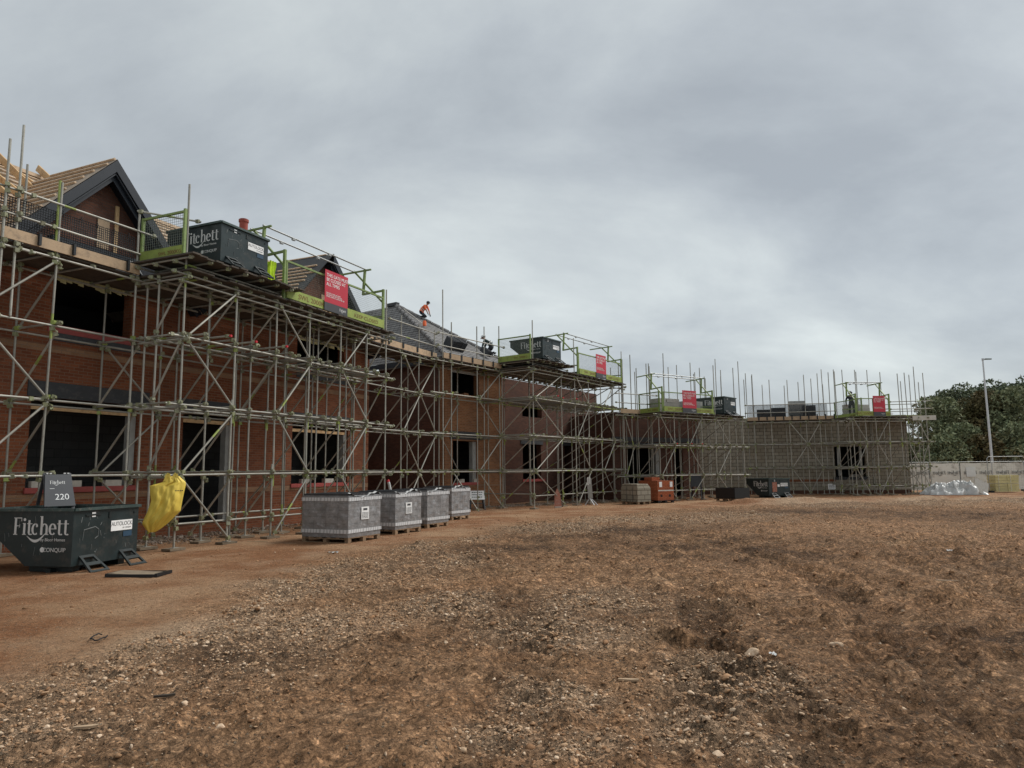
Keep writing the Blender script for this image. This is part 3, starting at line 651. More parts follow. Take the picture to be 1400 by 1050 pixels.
def house_b():
    c1 = FB.at(608, 1.55); c2 = FB.at(687, 1.55); q = FB.w(c1, 1.55); HB = Frame(q.x, q.y, 35); w = c2-c1
    h = fthing('brick_house', 'orange brick house with a slate hipped roof in the middle of the row', 'house', HB); a = HB.at
    o1 = (a(619), a(653), 1.15, 3.05); o2 = (a(617), a(655), 5.05, 6.3)
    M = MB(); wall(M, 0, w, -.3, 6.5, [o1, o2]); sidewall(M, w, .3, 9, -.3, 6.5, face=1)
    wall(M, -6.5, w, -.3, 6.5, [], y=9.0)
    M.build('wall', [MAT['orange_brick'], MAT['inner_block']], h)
    M = MB(); sidewall(M, .001, .302, 9, -.3, 6.498); wall(M, -6.5, -.001, -.3, 6.5, [], y=5.2); M.build('recess_wall', [MAT['brown_brick'], MAT['inner_block']], h)  # dark brick, its brown also stands in for the deck's shadow on this wall
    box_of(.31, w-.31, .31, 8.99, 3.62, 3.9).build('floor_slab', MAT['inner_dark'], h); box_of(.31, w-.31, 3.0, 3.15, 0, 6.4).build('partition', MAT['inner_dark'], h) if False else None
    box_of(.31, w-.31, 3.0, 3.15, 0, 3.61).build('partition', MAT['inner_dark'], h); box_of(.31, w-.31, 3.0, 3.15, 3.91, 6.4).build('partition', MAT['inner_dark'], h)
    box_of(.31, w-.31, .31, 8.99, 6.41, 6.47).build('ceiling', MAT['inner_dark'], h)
    box_of(o1[0]-.22, o1[1]+.3, -.03, .05, o1[3]+.06, o1[3]+.42).build('lintel', MAT['lintel_grey'], h)
    box_of(o1[0]-.05, o1[1]+.05, -.05, .12, o1[2]-.1, o1[2]+.012).build('window_sill', MAT['sill_red'], h)
    box_of(o1[1]-.28, o1[1]-.01, .08, .28, o1[2]+.02, o1[3]-.02).build('window_jamb', MAT['frame_grey'], h)
    box_of(o2[0]+.1, o2[1]-.02, .1, .15, o2[3]-.14, o2[3]-.04).build('timber_prop', MAT['frame_grey'], h)
    for xx, ww in ((o1[0]+.5, .3), (o1[1]-.3, .2)): box_of(xx, xx+ww, -.03, .1, o1[2]+.014, o1[2]+.17).build('loose_block', MAT['plaster_pale'], h)
    for i in range(4): xx = o2[0]+.1+i*.38; box_of(xx, xx+.34, -.04, .1, o2[2]+.001, o2[2]+(.12 if i % 2 else .2)).build('loose_block', MAT['orange_brick'], h)
    b = MB()
    b.face([(0, -.006, .98), (w, -.006, .98), (w, -.006, 1.05), (0, -.006, 1.05)], 0, [(0, 0), (w, 0), (w, .075), (0, .075)]); b.build('brick_band', MAT['buff_brick'], h)
    # hipped slate roof
    t = slope_at(548); ap = None
    E0, E1, E2, E3 = Vector((-6.8, 4.9, 6.72)), Vector((-.35, -.35, 6.72)), Vector((HB.at(712, -.35, 490), -.35, 6.72)), Vector((HB.at(712, -.35, 490), 9.3, 6.72))
    d = 4.9; A = Vector((w/2-.3, d, 10.15)); 
    M = MB()
    Em = Vector((-.35, 4.9, 6.35))
    slope_roof(M, E1, E2, A, A); slope_roof(M, E2, E3, A+Vector((0, 3, 0)), A)
    slope_roof(M, Vector((-.35, 9.3, 6.72)), E1, A, A+Vector((0, 3, 0)))
    slope_roof(M, Vector((-6.8, 4.85, 6.6)), Vector((-.3, 4.85, 6.6)), Vector((1.5, 7.4, 9.0)), Vector((-6.8, 7.4, 9.0)))
    M.face([(-6.8, 7.4, 9.02), (1.5, 7.4, 9.02), (1.5, 9.3, 6.4), (-6.8, 9.3, 6.4)])
    rf = M.build('roof', MAT['slate'], h)
    for a_, b_ in ((E1, E2), (E2, E3), (Vector((-.35, 9.3, 6.72)), E1)):
        M = MB(); M.bar(a_-Vector((0, 0, .12)), b_-Vector((0, 0, .12)), .03, .22); M.build('fascia', MAT['barge_paint'], rf)
    for p in (E1, E2):
        M = MB(); n = 14
        for i in range(n): M.tube(p.lerp(A, i/n+.005)+Vector((0, 0, .05)), p.lerp(A, (i+1)/n)+Vector((0, 0, .05)), .10, 8, r2=.085)
        M.build('hip_tiles', MAT['slate'], rf)
    M = MB(); M.box(A+Vector((0, .2, .08)), (.25, .7, .16)); M.build('ridge_tile', MAT['roof_felt'], rf)
    M = MB(); M.bar(A.lerp(E1, .04).lerp(E2, .05)+Vector((0, 0, .10)), Vector((w*.48, .9, 7.35)), .045, .02); M.build('chalk_line_batten', MAT['plaster_pale'], rf)
    # lower wing, roofless, to the right and set back
    q = HB.w(w+.35, 1.1); HW = Frame(q.x, q.y, 35); g = fthing('brick_house', 'dark red brick wing without a roof, right of the slate roofed house', 'house', HW)
    w2 = HW.at(818) ; p1 = (HW.at(715), HW.at(740), 1.2, 3.1); p2 = (HW.at(772), HW.at(800), .3, 3.1); p3 = (HW.at(715), HW.at(742), 4.6, 5.6)
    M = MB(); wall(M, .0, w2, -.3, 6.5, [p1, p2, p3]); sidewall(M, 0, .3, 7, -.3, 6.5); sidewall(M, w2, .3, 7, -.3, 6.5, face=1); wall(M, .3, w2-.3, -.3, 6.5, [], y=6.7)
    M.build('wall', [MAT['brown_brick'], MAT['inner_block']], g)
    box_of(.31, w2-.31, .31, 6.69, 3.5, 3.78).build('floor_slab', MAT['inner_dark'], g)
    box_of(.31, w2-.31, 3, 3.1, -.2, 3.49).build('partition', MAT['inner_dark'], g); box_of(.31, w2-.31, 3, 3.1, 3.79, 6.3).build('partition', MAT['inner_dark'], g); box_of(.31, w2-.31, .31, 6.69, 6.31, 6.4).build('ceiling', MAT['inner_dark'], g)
    box_of(p1[0]-.05, p1[1]+.3, -.05, .12, p1[2]-.12, p1[2]+.01).build('window_sill', MAT['sill_red'], g)
    for o in (p1, p2): box_of(o[0]-.2, o[1]+.2, -.03, .05, o[3]+.002, o[3]+.3).build('lintel', MAT['lintel_grey'], g)
    return HB, A, E1, E2, w
HB, APEX, HIP1, HIP2, WB = house_b()

def house_c():
    HC = FC.off(-.6, 3.0); h = fthing('brick_house', 'dark red brick house shell with one wide black opening behind the third loading bay', 'house', HC); a = HC.at
    o1 = (a(858), a(903), .5, 2.95); o2 = (a(921), a(934), .1, 2.9); x0, x1 = a(838), a(957)
    M = MB(); wall(M, x0, x1, -.3, 4.85, [o1, o2]); sidewall(M, x0, .3, 7, -.3, 4.85); sidewall(M, x1, .3, 7, -.3, 4.85, face=1); wall(M, x0+.3, x1-.3, -.3, 4.85, [], y=6.7)
    M.build('wall', [MAT['brown_brick'], MAT['inner_block']], h)
    box_of(x0+.31, x1-.31, .31, 6.69, 3.2, 3.45).build('floor_slab', MAT['inner_dark'], h)
    for o in (o1, o2): box_of(o[0]-.1, o[1]+.1, -.03, .05, o[3]+.002, o[3]+.25).build('lintel', MAT['lintel_grey'], h)
    box_of(o1[1]-.3, o1[1]-.02, .05, .25, o1[2], o1[3]-.01).build('window_jamb', MAT['frame_grey'], h)
    box_of(x0-.02, x1+.02, -.035, .06, 3.25, 3.5).build('slab_edge', MAT['lintel_grey'], h)
house_c()
def house_d():
    h = fthing('block_house', 'pale blockwork house shell with one window opening at the far end of the site', 'house', HD); a = HD.at
    x0, x1 = a(938), a(1244); o1 = (a(1142), a(1184), 1.05, 3.0)
    M = MB(); wall(M, x0, x1, -.3, 4.95, [o1]); sidewall(M, x0, .3, 8, -.3, 4.95); sidewall(M, x1, .3, 8, -.3, 4.95, face=1); wall(M, x0+.3, x1-.3, -.3, 4.95, [], y=7.7)
    M.build('wall', [MAT['block_work'], MAT['inner_block']], h)
    box_of(x0+.31, x1-.31, .31, 7.69, 3.3, 3.55).build('floor_slab', MAT['inner_dark'], h)
    box_of(x0+.31, x1-.31, 4, 4.1, -.2, 3.29).build('partition', MAT['inner_dark'], h)
    b = MB(); zz = .78; b.face([(x0+4, -.006, zz), (o1[0], -.006, zz), (o1[0], -.006, zz+.15), (x0+4, -.006, zz+.15)], 0, [(0, 0), (8, 0), (8, .15), (0, .15)]); b.build('brick_band', MAT['red_brick'], h)
    b = MB(); zz = -.1; b.face([(x0, -.006, zz), (x1, -.006, zz), (x1, -.006, .22), (x0, -.006, .22)], 0, [(0, 0), (14, 0), (14, .3), (0, .3)]); b.build('brick_plinth', MAT['brown_brick'], h)
    b = MB(); b.face([(x0, -.01, 3.75), (x1, -.01, 3.75), (x1, -.01, 4.40), (x0, -.01, 4.40)]); b.build('shaded_head_strip', MAT['lintel_grey'], h) if False else None  # switched off: grey strip painting the deck's shade along the wall head
    for xx in (o1[0]+.22, o1[1]-.3):
        M = MB(); M.path([(xx, -.06, o1[2]+.1), (xx-.03, -.09, 2.0), (xx, -.06, o1[3]-.05)], .07); M.build('plastic_wrap', MAT['plastic_white'], h)
    box_of(o1[0]-.15, o1[1]+.15, -.05, .1, o1[2]-.16, o1[2]+.01).build('window_sill', MAT['lintel_grey'], h)
    for xx, ww in ((o1[0]+.9, .5), (o1[1]-.9, .45)): box_of(xx, xx+ww, -.04, .1, o1[2]+.012, o1[2]+.18).build('loose_block', MAT['concrete_pale'], h)
house_d()

# ------------------------------------------------------------------ scaffolds
TR = .0245
def joint(M, p, mat=1):
    M.box(p, (.085, .075, .085), Matrix.Rotation(random.random()*3, 3, 'Z') @ Matrix.Rotation(random.uniform(-.3, .3), 3, 'X'), mat)
    M.tube(Vector(p)+Vector((.03, -.06, -.02)), Vector(p)+Vector((.03, .06, -.02)), .011, 5, mat)
STM = lambda: [MAT['tube_steel'], MAT['coupler_steel'], MAT['lime_paint'], MAT['board_timber'], MAT['red_cap']]
def standard(root, x, y, top, lv, base=0.0, lap=None, pad=True, lime=.16):
    M = MB(); lx, ly = random.uniform(-.03, .03), random.uniform(-.03, .03)
    def pt(z): return Vector((x+lx*z/6, y+ly*z/6, z))
    if lap:                                            # two tubes lapped side by side
        M.tube(pt(base+.03), pt(lap+.25), TR); M.tube(pt(lap-.3)+Vector((.055, .01, 0)), pt(top)+Vector((.055, .01, 0)), TR)
        M.tube(pt(lap-.32)+Vector((.055, .01, 0)), pt(lap)+Vector((.055, .01, 0)), TR*1.05, mat=2)
    else: M.tube(pt(base+.03), pt(top), TR, mat=0)
    if random.random() < lime:
        z0 = random.choice(lv); M.tube(pt(z0-.28), pt(z0+.25), TR*1.06, mat=2)
    for z in lv:
        for k in range(2): joint(M, pt(z+.06-k*.13)+Vector((random.uniform(-.03, .03), random.uniform(-.04, .0), 0)), 1 if random.random() < .85 else 2)
    if pad: M.box((x, y, base+.035), (.42, .26, .05), random.uniform(-.2, .2), 3); M.box((x, y, base+.066), (.15, .15, .008), None, 0)
    return M.build('standard', STM(), root)
def tubepart(root, name, p, q, caps=False, lime=0):
    M = MB(); p, q = Vector(p), Vector(q); mt = 2 if random.random() < lime else 0
    M.tube(p, q, TR, mat=mt, capmat=4 if caps else 1); d = (q-p).normalized()
    if not mt and random.random() < .15: L = (q-p).length; t = random.random()*.7; M.tube(p.lerp(q, t), p.lerp(q, min(1, t+.25/L)), TR*1.07, mat=2)
    if caps:
        M.tube(q, q+d*.05, TR*1.25, mat=4)
    for e in (p+d*.08, q-d*.08): joint(M, e)
    return M.build(name, STM(), root)
def ledger_run(root, y, x0, x1, z, yoff=-.055, name='ledger', lime=.0):
    L = 5.2; x = x0
    while x < x1-.3:
        e = min(x1, x+L+random.uniform(-.6, .6)); e = x1 if x1-e < 1.2 else e
        tubepart(root, name, (x-(.25 if x > x0 else .15), y+yoff, z+random.uniform(-.015, .015)), (e+.15, y+yoff-.002, z+random.uniform(-.015, .015)), lime=lime); x = e
def transom(root, x, y0, y1, z, e0=.22, e1=.15, caps=False): tubepart(root, 'transom', (x, y1+e1, z+random.uniform(-.01, .01)), (x, y0-e0*random.uniform(.5, 1.2), z), caps)
def zigzag(root, xs, y, lv, first=0):
    up = first
    for a, b in zip(lv[:-1], lv[1:]):
        xa, xb = (xs[0], xs[1]) if up else (xs[1], xs[0])
        tubepart(root, 'brace', (xa, y-.10, a-.0), (xb, y-.10, b-.05)); up = 1-up
def deck_along(root, x0, x1, y0, y1, z, name='deck_board', mat='deck_timber'):
    n = max(1, int(round((y1-y0)/.23))); L = 3.9
    for i in range(n):
        x = x0 - (random.random()*1.5 if i % 2 else 0); 
        while x < x1:
            a, b = max(x, x0), min(x+L, x1)
            if b-a > .3: MB().box(((a+b)/2, y0+(i+.5)*(y1-y0)/n, z+random.uniform(-.004, .004)), (b-a-.01, .222, .038), random.uniform(-.004, .004), 0).build(name, MAT[mat], root)
            x += L
def deck_across(root, x0, x1, y0, y1, z, jit=.06, mat='deck_timber'):
    n = int((x1-x0)/.23)
    for i in range(n):
        e0 = random.uniform(-jit, jit)
        MB().box((x0+(i+.5)*(x1-x0)/n, (y0+y1)/2+e0/2, z+random.uniform(-.004, .004)), (.222, y1-y0-e0, .038), random.uniform(-.006, .006), 0).build('deck_board', MAT[mat], root)
def toe_run(root, x0, x1, y, z, mat='toe_timber', h=.225, text=None):
    x = x0
    while x < x1-.05:
        e = min(x1, x+3.9); MB().box(((x+e)/2, y, z+h/2+.002), (e-x-.008, .036, h), random.uniform(-.003, .003), 0).build('toe_board', MAT[mat], root); x = e
def wire_panel(x0, x1, z0, z1, y=0, pitch=.05, r=.0022, mat=0):
    M = MB(); nx = int((x1-x0)/pitch); nz = int((z1-z0)/pitch)
    for i in range(nx+1): x = x0+(x1-x0)*i/nx; M.tube((x, y, z0), (x, y, z1), r, 4, mat, cap=False)
    for i in range(nz+1): z = z0+(z1-z0)*i/nz; M.tube((x0, y+.004, z), (x1, y+.004, z), r, 4, mat, cap=False)
    return M
def brick_guard(fr, x0, x1, y, z, h, label, group):
    c = fr.w((x0+x1)/2, y); r = thing('brick_guard', label, 'mesh guard', (c.x, c.y, z), fr.rz, group); w = x1-x0
    wire_panel(-w/2, w/2, 0, h, 0, .05, .0085).build('wire_mesh', MAT['mesh_black'], r)
    M = MB(); M.path([(-w/2, 0, 0), (w/2, 0, 0), (w/2, 0, h), (-w/2, 0, h), (-w/2, 0, 0)], .006, 5); M.build('frame', MAT['mesh_black'], r)
    for xx in (-w/4, w/4): M = MB(); M.path([(xx, 0, h), (xx, -.03, h+.05), (xx, -.06, h), (xx, -.05, h-.08)], .006, 5); M.build('hook', MAT['mesh_black'], r)

L1, L2, L3, L4 = 1.65, 3.20, 4.75, 6.17
G_SC = 'tube scaffolds round the houses'
# near house: main run
def scaf_a():
    r = fthing('scaffold', 'long tube scaffold along the near red brick house, behind the nearest loading bay', 'scaffold', FA, G_SC)
    a = lambda px, y: FA.at(px, y)
    yo, yi = 1.4, 2.6
    so = [a(-60, yo)-4, a(-60, yo)-2, a(-60, yo), a(54, yo), a(172, yo), 2.0, 4.2, 6.2, 8.2, a(548, yo), a(571, yo), a(593, yo)]
    si = [a(-60, yi)-3.6, a(-60, yi)-1.6, a(8, yi), a(130, yi), a(212, yi), 2.1, 4.4, 6.4, 8.4, a(556, yi)]
    x0, x1 = so[0]-.3, so[-1]
    for i, s in enumerate(so):
        top = (8.1, 8.3, 8.6, 7.85, DECK+1.5, 6.2, 6.2, 6.2, 6.2, DECK+1.35, DECK+1.25, DECK+1.2)[i]
        standard(r, s, yo, top, [.5, L1, L2, L3, L4], lap=L2 if i in (6, 8) else None)
    M = MB(); M.tube((so[3], yo-.004, DECK-.1), (so[3], yo-.004, 7.88), TR*1.12, mat=2); M.build('standard_sleeve', STM(), r)
    for i, s in enumerate(si): standard(r, s, yi, (DECK+.1 if i > 2 else DECK+2.2), [L1, L2, L3, L4], pad=i % 2 == 0)
    standard(r, FA.at(30, 1.3, 240), 1.3, 8.72, [L4, DECK+.5, DECK+1.0], base=L3, pad=False, lime=0)
    standard(r, FA.at(8, 1.25, 260), 1.25, 8.3, [L4, DECK+.5, DECK+1.0], base=L3, pad=False, lime=0)
    for z in (L1, L2, L3, L4):
        ledger_run(r, yo, x0, x1, z); ledger_run(r, yi, x0, x1-.2, z, .055)
    ledger_run(r, yo, x0, 8.5, .62, .06)
    for z in (L1, L2, L3):
        for s in so: transom(r, s+.09, yo, yi, z+.06, .28)
    x = x0
    while x < x1: transom(r, x, yo, yi, L4+.055, .1, .2); x += .95
    for z in (DECK+.52, DECK+1.05): ledger_run(r, yo, x0, a(187, yo), z, -.05, 'guard_rail', 0); ledger_run(r, yo, a(530, yo), x1, z, -.05, 'guard_rail', 0)
    tubepart(r, 'guard_rail', (a(173, yo)-.1, yo, DECK+1.55), (a(262, .3), .35, DECK+1.42))
    for k, (i, j) in enumerate(((2, 3), (0, 1))): zigzag(r, (so[i], so[j]), yo, [.1, L1, L2, L3, L4], k % 2)
    zigzag(r, (so[-3], so[-2]), yo, [.1, L1, L2, L3, L4], 1); zigzag(r, (so[-2], so[-1]), yo, [.1, L1, L2, L3, L4], 0)
    zigzag(r, (si[3], si[4]), yi, [.1, L1, L2, L3], 0)
    for s in so[3:]:
        for k, (z0, z1) in enumerate(((.3, L1), (L1, L2), (L2, L3), (L3, L4))):
            if k % 2 == 0 or random.random() < .5: tubepart(r, 'ledger_brace', (s+.12, yi+.05, z0+.05), (s+.12, yo-.05, z1-.1))
    deck_along(r, x0, x1+.1, yo-.02, yi+.15, DECK-.02)
    toe_run(r, x0, FA.at(188, yo, 350), yo-.09, DECK); toe_run(r, FA.at(503, yo, 460), x1+.05, yo-.09, DECK)
    for k in range(4):
        xx = a((30, 80, 158, 520)[k], yo-.12); M = MB(); M.box((0, 0, 0), (.05, .10, .24)); M.build('toe_clip', MAT['mesh_black'], r, (xx, yo-.12, DECK+.14))
    for k in range(5):
        xx = a(510+k*20, yo-.12); M = MB(); M.box((0, 0, 0), (.09, .03, .22)); M.build('toe_clip', MAT['mesh_black'], r, (xx, yo-.125, DECK+.16))
    return r
SA = scaf_a()
def guards_a():
    yo = 1.4
    for i in range(5):
        x0 = FA.at(0, yo)+i*.0; L = FA.at(186, yo, 330)-FA.at(-70, yo, 280); xa = FA.at(-70, yo, 280)+L*i/5
        brick_guard(FA, xa+.02, xa+L/5-.02, yo+.03, DECK+.04, .86, ('black wire mesh guard at the left edge of the photo on the top deck', 'black wire mesh guard in front of the bare roof battens', 'black wire mesh guard under the left slope of the near gable', 'black wire mesh guard in front of the brick gable wall', 'black wire mesh guard next to the green side panel of the near skip')[i], 'wire mesh guards along the near top deck')
guards_a()

def bay(name_label, fr, pxs, ytop, rows, lv, deck, ext, seed, raised, skip_len=0, tops=None, close=True, foot=.55):
    random.seed(seed)
    r = fthing('scaffold', name_label, 'scaffold', fr, G_SC); a = fr.at
    ss = [a(p, 0) for p in pxs]; x0, x1 = ss[0], ss[-1]
    D = rows[-1]
    for j, y in enumerate(rows):
        for i, s in enumerate(ss):
            if j > 1 and i % 2 and len(ss) > 5: continue
            top = deck-.02 if tops is None else tops(i, j)
            standard(r, s+(.0 if j == 0 else random.uniform(-.15, .15)), y, top, [foot]+lv, lap=(lv[1] if j == 0 and i in (1, 3, 4, 5) else lv[0] if j == 0 and i == 2 else None), pad=True, lime=.4)
        for z in lv: ledger_run(r, y, x0-(.15 if j else .3), x1+.3, z, -.055 if j == 0 else .055, lime=.03)
    ledger_run(r, 0, x0, x1, foot, .06); ledger_run(r, 0, x0-.1, x1+.1, lv[-1]-.16, -.055)
    for k, z in enumerate(lv[:-1]):
        for s in ss: transom(r, s-.09, 0, D, z+.06, .2, .25)
        if k and len(ss) > 5:
            for s in ss[:-1]: transom(r, s+.5, 0, D, z+.05, .25, .35)
    z = lv[-2]+.10; x = x0+.35; kk = 0
    if close:
        while x < x1: transom(r, x, 0, D, z, (.9 if kk in (1, 3, 5) else .32), .1, caps=kk in (1, 3, 5)); x += .42; kk += 1
    x = x0; 
    while x < x1+.1: transom(r, x, 0, D, lv[-1]+.05, .12, .12); x += .48
    for k, z in enumerate(lv): 
        for xx in (x0-.06, x1+.06): tubepart(r, 'end_ledger', (xx, -.25, z-.06), (xx, D+.2, z-.06))
    tubepart(r, 'end_ledger', (x0-.06, -.1, foot+.1), (x0-.06, D, foot+.1))
    alt = [.1]+lv
    for k in range(0, len(ss)-1, 2): zigzag(r, (ss[k], ss[k+1]), 0, alt, (k//2) % 2)
    for xx in (x0, x1):                                # braces across both ends, and ledger braces between
        up = 0
        for z0, z1 in zip(alt[:-1], alt[1:]): tubepart(r, 'brace', (xx-.1, rows[1] if len(rows) > 1 else D, z0+.1), (xx-.1, -.05, z1-.08))
    for s in ss[1:-1]:
        for z0, z1 in zip(alt[:-1], alt[1:]):
            if random.random() < .9: tubepart(r, 'ledger_brace', (s+.1, D, z0+.05), (s+.1, .05, z1-.1))
    if raised:
        xr, dz = raised
        deck_across(r, x0-.12, x1+.12, -.22, D+.05, deck-.02)
        for y in (.05, D*.5, D-.1): tubepart(r, 'ledger', (x0-.35, y, deck+dz-.16), (xr+.35, y, deck+dz-.16))
        x = x0-.2
        while x < xr+.2: tubepart(r, 'transom', (x, D+.1, deck+dz-.09), (x, -.42, deck+dz-.09)); x += .55
        deck_across(r, x0-.32, xr+.25, -.48, D+.05, deck+dz-.04, .10)
    else: deck_across(r, x0-.12+ext[0], x1+.12+ext[1], -.22, D+.05, deck-.02)
    return r, ss
def face_text(txt, size, mat, parent, name, M4, align='CENTER', ext=.001, squash=1.0):
    c = bpy.data.curves.new('lettering', 'FONT'); c.body = txt; c.size = size; c.align_x = align; c.extrude = ext; c.space_line = .95
    o = bpy.data.objects.new('lettering', c); COL.objects.link(o); bpy.context.view_layer.update()
    me = bpy.data.meshes.new_from_object(o.evaluated_get(bpy.context.evaluated_depsgraph_get())); bpy.data.objects.remove(o); bpy.data.curves.remove(c)
    me.transform(M4 @ Matrix.Diagonal((squash, 1, 1, 1))); me.materials.clear(); me.materials.append(MAT[mat]); o = bpy.data.objects.new(name, me); COL.objects.link(o); o.parent = parent; return o
def M_face(origin, xdir, up):                          # lettering plane: text x along xdir, y along up
    x, y = Vector(xdir).normalized(), Vector(up).normalized(); z = x.cross(y); o = Vector(origin)
    return Matrix(((x.x, y.x, z.x, o.x), (x.y, y.y, z.y, o.y), (x.z, y.z, z.z, o.z), (0, 0, 0, 1)))
FRONT = lambda x, y, z: M_face((x, y, z), (1, 0, 0), (0, 0, 1))

# the Fitchett wordmark: stems with slab serifs, round bowls, a smile under the c and h
def wordmark():
    M = MB()
    def rect(x0, x1, y0, y1): M.face([(x0, y0, 0), (x1, y0, 0), (x1, y1, 0), (x0, y1, 0)])
    def arc(cx, cy, rx, ry, a0, a1, w0, w1, n=16):
        for i in range(n):
            t0, t1 = R(a0+(a1-a0)*i/n), R(a0+(a1-a0)*(i+1)/n); wa = w0+(w1-w0)*abs(math.cos(t0)); wb = w0+(w1-w0)*abs(math.cos(t1))
            o = lambda t, w: (cx+(rx+w/2)*math.cos(t), cy+(ry+w/2)*math.sin(t), 0); p = lambda t, w: (cx+(rx-w/2)*math.cos(t), cy+(ry-w/2)*math.sin(t), 0)
            q = [p(t0, wa), o(t0, wa), o(t1, wb), p(t1, wb)]; M.face(q if a1 > a0 else q[::-1])
    st = .15
    rect(.06, .21, .0, 1.0); rect(.0, .28, 0, .05); rect(0, .55, .95, 1.0); rect(.51, .55, .78, .95); rect(.21, .42, .50, .54); rect(.40, .43, .42, .62)          # F
    x = .62; rect(x+.05, x+.20, 0, .68); rect(x, x+.25, 0, .045); rect(x, x+.06, .63, .68); arc(x+.125, .88, .045, .045, 0, 360, .09, .09)                            # i
    def tee(x): rect(x+.08, x+.22, .12, .85); rect(x, x+.36, .62, .665); arc(x+.26, .13, .11, .11, 180, 320, .045, .13, 10)
    tee(.92)
    arc(1.50, .33, .19, .30, 50, 310, .05, .15); arc(1.60, .52, .04, .04, 0, 360, .08, .08)                                                                            # c
    x = 1.80; rect(x+.05, x+.20, .0, 1.08); rect(x, x+.06, 1.03, 1.08); arc(x+.32, .42, .16, .21, 165, 0, .04, .14, 10); rect(x+.41, x+.55, 0, .44); rect(x+.38, x+.62, 0, .045)  # h
    x = 2.68; arc(x, .33, .19, .30, 0, 180, .05, .15); arc(x, .33, .19, .30, 180, 315, .05, .15); rect(x-.13, x+.26, .33, .37)                                             # e
    tee(2.98); tee(3.40)
    n = 18                                                                                                                                                           # smile
    for i in range(n):
        def pp(t): xx = .95+1.35*t; d = math.sin(math.pi*min(1, t*1.02)); return xx, -.06-.36*d*(1-.25*t)+.12*t*t*t*2, .03+.13*d
        (xa, ya, wa), (xb, yb, wb) = pp(i/n), pp((i+1)/n); M.face([(xa, ya-wa/2, 0), (xb, yb-wb/2, 0), (xb, yb+wb/2, 0), (xa, ya+wa/2, 0)])
    return M
def logo(parent, name, M4, width, mat='logo_white'):
    me = wordmark().mesh('wordmark', MAT[mat]); k = width/3.78; me.transform(M4 @ Matrix.Diagonal((k, k, 1, 1)) @ Matrix.Translation((-1.89, -.35, 0)))
    o = bpy.data.objects.new(name, me); COL.objects.link(o); o.parent = parent; return o

# loading bay gate: two green side brackets, overhead tubes, mesh gate, toe boards and warning plate
def gate(fr, label, sign_label, x0, x1, deck, sx, side_from=None, sw=1.08):
    c = fr.w(x0, -.12); r = thing('loading_gate', label, 'gate', (c.x, c.y, deck), fr.rz, 'green loading bay gates'); L = x1-x0
    g = MAT['gate_green']; rr = .03
    for i, x in enumerate((0, L)):
        M = MB(); M.bar((x, 0, 0), (x, .0, 1.36), .07, .07); M.bar((x, .02, 1.32), (x, .80, 1.28), .06, .06)
        M.bar((x, .80, 1.25), (x, .74, 2.12), .07, .07); M.bar((x, .5, 2.10), (x, 1.9, 2.06), .05, .05)
        M.bar((x+.05, 1.22, 2.14), (x+.05, -.0, .88), .055, .055); M.bar((x, .0, .45), (x, 1.2, .5), .05, .05)
        M.build('side_bracket', g, r)
    for y, z in ((.74, 2.14), (1.18, 2.10)):
        M = MB(); M.tube((-.06, y, z), (L+.06, y, z), .026, 8, 0)
        for t in (.25, .6): M.box((L*t, y, z-.04), (.12, .06, .05), None, 0); M.tube((L*t-.05, y, z-.09), (L*t-.05, y, z), .012, 5); 
        M.build('overhead_tube', MAT['galvanised_steel'], r)
    M = MB(); M.bar((.05, -.02, 1.06), (L-.05, -.02, 1.06), .05, .05); M.bar((.05, -.02, .06), (L-.05, -.02, .06), .05, .05)
    for x in (.07, L/2, L-.07): M.bar((x, -.02, .06), (x, -.02, 1.06), .04, .04)
    gf = M.build('gate_leaf', g, r); wire_panel(.06, L-.06, .3, 1.04, -.02, .06, .0026).build('wire_mesh', MAT['mesh_wire'], gf)
    M = MB(); M.box((L/2, -.065, .17), (L-.1, .03, .26)); tb = M.build('toe_board', MAT['toe_green'], gf)
    face_text('SWL 2000KG', .19, 'toe_text', gf, 'lettering', FRONT(L*.24, -.083, .10), squash=1.2); face_text('KEEP CLOSED', .16, 'toe_text', gf, 'lettering', FRONT(L*.78, -.083, .10), squash=1.3)
    # warning plate wired to the gate
    c = fr.w(x0+sx, -.235); p = thing('warning_sign', sign_label, 'sign', (c.x, c.y, deck), fr.rz, 'red warning plates on the loading gates')
    h = 1.2; z0 = .02
    MB().box((0, 0, z0+h*.6), (sw, .008, h*.8)).build('red_panel', MAT['sign_red'], p); MB().box((0, 0, z0+h*.1-.001), (sw, .008, h*.2-.002)).build('grey_panel', MAT['sign_grey'], p)
    face_text('THIS GATE MUST\nBE CLOSED AT\nALL TIMES', sw*.131, 'sign_text', p, 'lettering', FRONT(-sw*.44, -.006, z0+h*.84), 'LEFT', squash=.95, ext=.002)
    face_text('DO NOT STAND OR LEAVE\nMATERIALS WITHIN THE GATE\nSWING. ALWAYS CLOSE AFTER USE', sw*.049, 'sign_text', p, 'lettering', FRONT(-sw*.44, -.006, z0+h*.42), 'LEFT', ext=.002)
    logo(p, 'logo', FRONT(sw*.28, -.006, z0+h*.10), sw*.28)
    for x in (-sw*.4, sw*.4): M = MB(); M.path([(x, -.01, h-.02), (x, .1, h-.09), (x, .12, h-.10)], .006, 5); M.build('wire_tie', MAT['galvanised_steel'], p)
    return r
